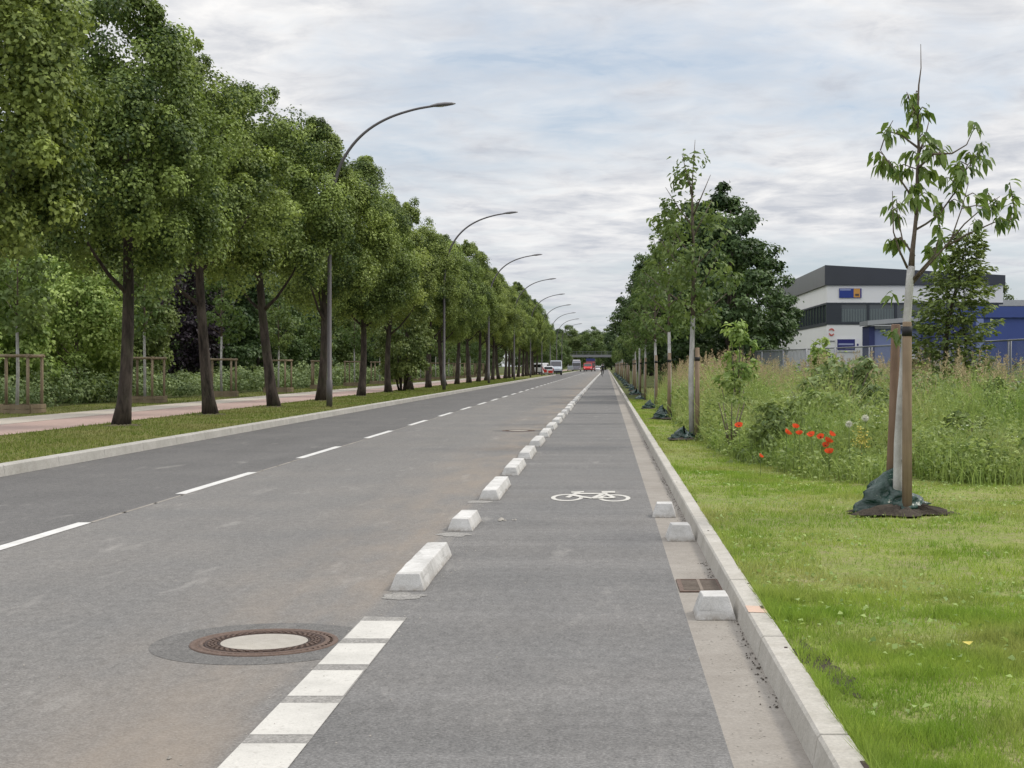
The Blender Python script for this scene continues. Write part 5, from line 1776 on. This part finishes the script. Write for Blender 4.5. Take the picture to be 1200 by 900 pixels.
vehicle('maroon_lorry', (-4.7, 425, 0), R(180), 'tall maroon and blue lorry directly behind the red van', 'truck', truck_prof, 2.6, 'car_maroon', [(4, .1)], [[(1.9, 1.5), (2.6, 1.5), (2.5, 2.2), (1.9, 2.2)]], (-2.4, 2.0), .45, [('headlight', 'light_white', .8, 1.05, 2.86, .7, .95)], gv2,
        extra=[('load_cover', 'car_blue', (-1.25, 1.25, -3.5, 1.5, 2.9, 3.7)), ('side_board', 'beige', (-1.36, -1.32, -3.5, 1.5, 1.0, 3.6))])
vehicle('white_car', (-2.55, 425, 0), 0, 'small white car driving away in the right lane, far ahead', 'car', car_prof, 1.75, 'car_white', [(4, .1), (2, .1)], [[(-1.3, 1.0), (.8, 1.0), (.3, 1.36), (-1.1, 1.36)]], (-1.25, 1.3), .31, [('tail_light', 'light_red', .62, .83, -1.97, .62, .85)], gv2)

# ------------------------------------------------------------------ cyclist
cx, cy = -0.58, 207.0
t = empty('bicycle', (cx, cy, 0), 0, 'dark bicycle ridden away along the cycle lane', 'bicycle')
for yv in (-.52, .52):
    m = MB()
    n = 28
    pts_ = [(0, .33 * math.cos(2 * math.pi * k / n), .33 * math.sin(2 * math.pi * k / n)) for k in range(n + 1)]
    m.tube(pts_, .02, 6, caps=False)
    w = m.build('wheel', M['rubber'], t, (0, yv, .35))
    m = MB()
    for k in range(12):
        a = k * math.pi / 6
        m.tube([(0, 0, 0), (0, .32 * math.cos(a), .32 * math.sin(a))], .002, 4)
    m.build('spokes', M['rim'], w)
m = MB()
for a, b in (((0, -.52, .35), (0, -.1, .30)), ((0, -.1, .30), (0, -.2, .85)), ((0, -.52, .35), (0, -.18, .72)), ((0, -.18, .75), (0, .38, .82)), ((0, -.1, .30), (0, .38, .72)), ((0, .52, .35), (0, .36, .95))):
    m.tube([a, b], .018, 8)
m.build('frame', M['plastic'], t)
MB().tube([(-.29, .30, 1.02), (-.1, .36, .98), (.1, .36, .98), (.29, .30, 1.02)], .014, 8).build('handlebar', M['plastic'], t)
m = MB(); m.add([(-.08, -.32, .88), (.08, -.32, .88), (.02, -.04, .88), (-.02, -.04, .88), (-.08, -.32, .93), (.08, -.32, .93), (.02, -.04, .92), (-.02, -.04, .92)], [(0, 3, 2, 1), (4, 5, 6, 7), (0, 1, 5, 4), (1, 2, 6, 5), (2, 3, 7, 6), (3, 0, 4, 7)])
m.build('saddle', M['plastic'], t, None, .015, 2)
for sx in (-1, 1): MB().box(sx * .13 - .05, sx * .13 + .05, -.12 + sx * .12, -.02 + sx * .12, .28 + sx * .10, .31 + sx * .10).build('pedal', M['plastic'], t)

J = {'pelvis': (0, -.2, .98), 'spine': (0, -.12, 1.2), 'chest': (0, -.02, 1.42), 'neck': (0, .04, 1.56), 'head0': (0, .07, 1.64), 'head': (0, .09, 1.74),
     'hipL': (-.10, -.18, .96), 'kneeL': (-.13, .18, .72), 'ankL': (-.13, -.13, .30), 'toeL': (-.13, .04, .23), 'hipR': (.10, -.18, .96), 'kneeR': (.13, .10, .92), 'ankR': (.13, -.02, .50), 'toeR': (.13, .15, .44),
     'shL': (-.19, 0, 1.45), 'elL': (-.30, .14, 1.22), 'wrL': (-.28, .28, 1.06), 'haL': (-.28, .33, 1.04), 'shR': (.19, 0, 1.45), 'elR': (.30, .14, 1.22), 'wrR': (.28, .28, 1.06), 'haR': (.28, .33, 1.04)}
RJ = {'pelvis': .145, 'spine': .135, 'chest': .15, 'neck': .06, 'head0': .075, 'head': .095, 'hip': .10, 'knee': .065, 'ank': .045, 'toe': .035, 'sh': .075, 'el': .05, 'wr': .035, 'ha': .035}
names = list(J)
E = [('pelvis', 'spine'), ('spine', 'chest'), ('chest', 'neck'), ('neck', 'head0'), ('head0', 'head')]
for s in 'LR': E += [('pelvis', 'hip' + s), ('hip' + s, 'knee' + s), ('knee' + s, 'ank' + s), ('ank' + s, 'toe' + s), ('chest', 'sh' + s), ('sh' + s, 'el' + s), ('el' + s, 'wr' + s), ('wr' + s, 'ha' + s)]
me = bpy.data.meshes.new('person')
me.from_pydata([J[k] for k in names], [(names.index(a), names.index(b)) for a, b in E], [])
tmp = bpy.data.objects.new('tmp', me); COL.objects.link(tmp)
sk = tmp.modifiers.new('skin', 'SKIN')
for i, k in enumerate(names):
    r = RJ.get(k, RJ.get(k[:-1], .05))
    me.skin_vertices[0].data[i].radius = (r, r)
me.skin_vertices[0].data[0].use_root = True
tmp.modifiers.new('sub', 'SUBSURF').levels = 2
dg = bpy.context.evaluated_depsgraph_get()
pm_ = bpy.data.meshes.new_from_object(tmp.evaluated_get(dg))
bpy.data.objects.remove(tmp)
pm_.materials.clear(); pm_.materials.append(M['cloth']); pm_.materials.append(M['skin'])
for p in pm_.polygons:
    p.use_smooth = True
    p.material_index = 1 if (p.center.z > 1.58 or (p.center.y > .27 and 1.0 < p.center.z < 1.1)) else 0
t = empty('person', (cx, cy, 0), 0, 'person in dark clothes cycling away down the cycle lane', 'person')
link('body', pm_, t)
m = MB(); m.lathe([(.0, .135), (.06, .12), (.105, .06), (.112, 0), (.10, -.05)], 16, (0, .075, 1.73)); m.build('hair', M['hair'], t)

# ------------------------------------------------------------------ sky, sun, camera
SUN_EL, SUN_AZ = R(50), R(66)   # azimuth measured from +Y toward +X
w = bpy.data.worlds.new('World'); scene.world = w
w.use_nodes = True
nt = w.node_tree; nt.nodes.clear()


class WN(NT):
    def __init__(s, tree): s.t = tree


q = WN(nt)
out = q.n('OutputWorld'); bg = q.n('Background')
sky = q.n('TexSky', sky_type='NISHITA')
sky.sun_disc = False; sky.sun_elevation = SUN_EL; sky.sun_rotation = SUN_AZ
sky.air_density = 1.0; sky.dust_density = 2.0; sky.ozone_density = 1.0
d = q.n('TexCoord').outputs['Generated']
xyz = q.sep(d)
zc = q.math('ADD', q.math('MAXIMUM', xyz[2], 0.0), 0.085)
cv = q.n('CombineXYZ')
q.set(cv.inputs[0], q.math('DIVIDE', xyz[0], zc)); q.set(cv.inputs[1], q.math('DIVIDE', xyz[1], zc))
P_ = cv.outputs[0]
n1 = q.noise(q.mapping(P_, (1.0, 0.8, 1), (3.1, 1.7, 0)), 0.80, 7, 0.55, 0.3)
n2 = q.noise(q.mapping(P_, (1.0, 0.9, 1), (9.4, 5.2, 0)), 3.6, 7, 0.60, 0.5)
n3 = q.noise(q.mapping(P_, (1.0, 1.0, 1), (1.4, 8.2, 0)), 0.42, 4, 0.5, 0.2)
cover = q.math('ADD', q.math('ADD', q.math('MULTIPLY', n1, .6), q.math('MULTIPLY', n2, .25)), q.math('MULTIPLY', n3, .35))
# thicker near the top, broken by blue toward the horizon
cover = q.math('ADD', cover, q.ramp(xyz[2], 0.03, 0.24, -0.03, 0.10))
alpha = q.ramp(cover, 0.52, 0.66)
n4 = q.noise(q.mapping(P_, (1.0, 1.0, 1), (4.4, 2.9, 0)), 6.0, 5, 0.58, 0.6)
thick = q.ramp(q.math('ADD', q.math('ADD', q.math('MULTIPLY', n2, .56), q.math('MULTIPLY', n4, .27)), q.math('MULTIPLY', n1, .25)), 0.43, 0.66)
ccol = q.mix(thick, (8.2, 8.1, 8.0), (4.9, 5.1, 5.55))
blue = q.mix(0.62, sky.outputs[0], (5.0, 5.7, 6.6))
col = q.mix(alpha, blue, ccol)
# overcast skies are brighter overhead
gain = q.ramp(xyz[2], 0.24, 0.9, 1.0, 2.15)
mul = q.n('VectorMath', operation='SCALE')
q.set(mul.inputs[0], col); q.set(mul.inputs['Scale'], gain)
nt.links.new(mul.outputs[0], bg.inputs['Color'])
bg.inputs['Strength'].default_value = 0.1
nt.links.new(bg.outputs[0], out.inputs['Surface'])

sun = bpy.data.lights.new('sun', 'SUN')
sun.energy = 1.5; sun.angle = R(12); sun.color = (1.0, .93, .82)
so = bpy.data.objects.new('sun', sun); COL.objects.link(so)
dirv = Vector((math.sin(SUN_AZ) * math.cos(SUN_EL), math.cos(SUN_AZ) * math.cos(SUN_EL), math.sin(SUN_EL)))
so.rotation_euler = dirv.to_track_quat('Z', 'Y').to_euler()
so.location = (20, -20, 40)

cam = bpy.data.cameras.new('camera')
cam.sensor_width = 36; cam.lens = 36 * F / 1200
cam.shift_x = -(VX - 600) / 1200; cam.shift_y = -(450 - VY) / 1200
cam.clip_start = .1; cam.clip_end = 8000
co = bpy.data.objects.new('camera', cam); COL.objects.link(co)
co.location = (0, 0, EYE); co.rotation_euler = (R(90), 0, 0)
scene.camera = co

scene.view_settings.view_transform = 'Standard'
scene.view_settings.look = 'None'
scene.view_settings.gamma = 1
scene.view_settings.exposure = 0.28
scene.render.engine = 'CYCLES'
scene.cycles.max_bounces = 7
scene.cycles.diffuse_bounces = 3
scene.cycles.transparent_max_bounces = 10
scene.cycles.use_denoising = True
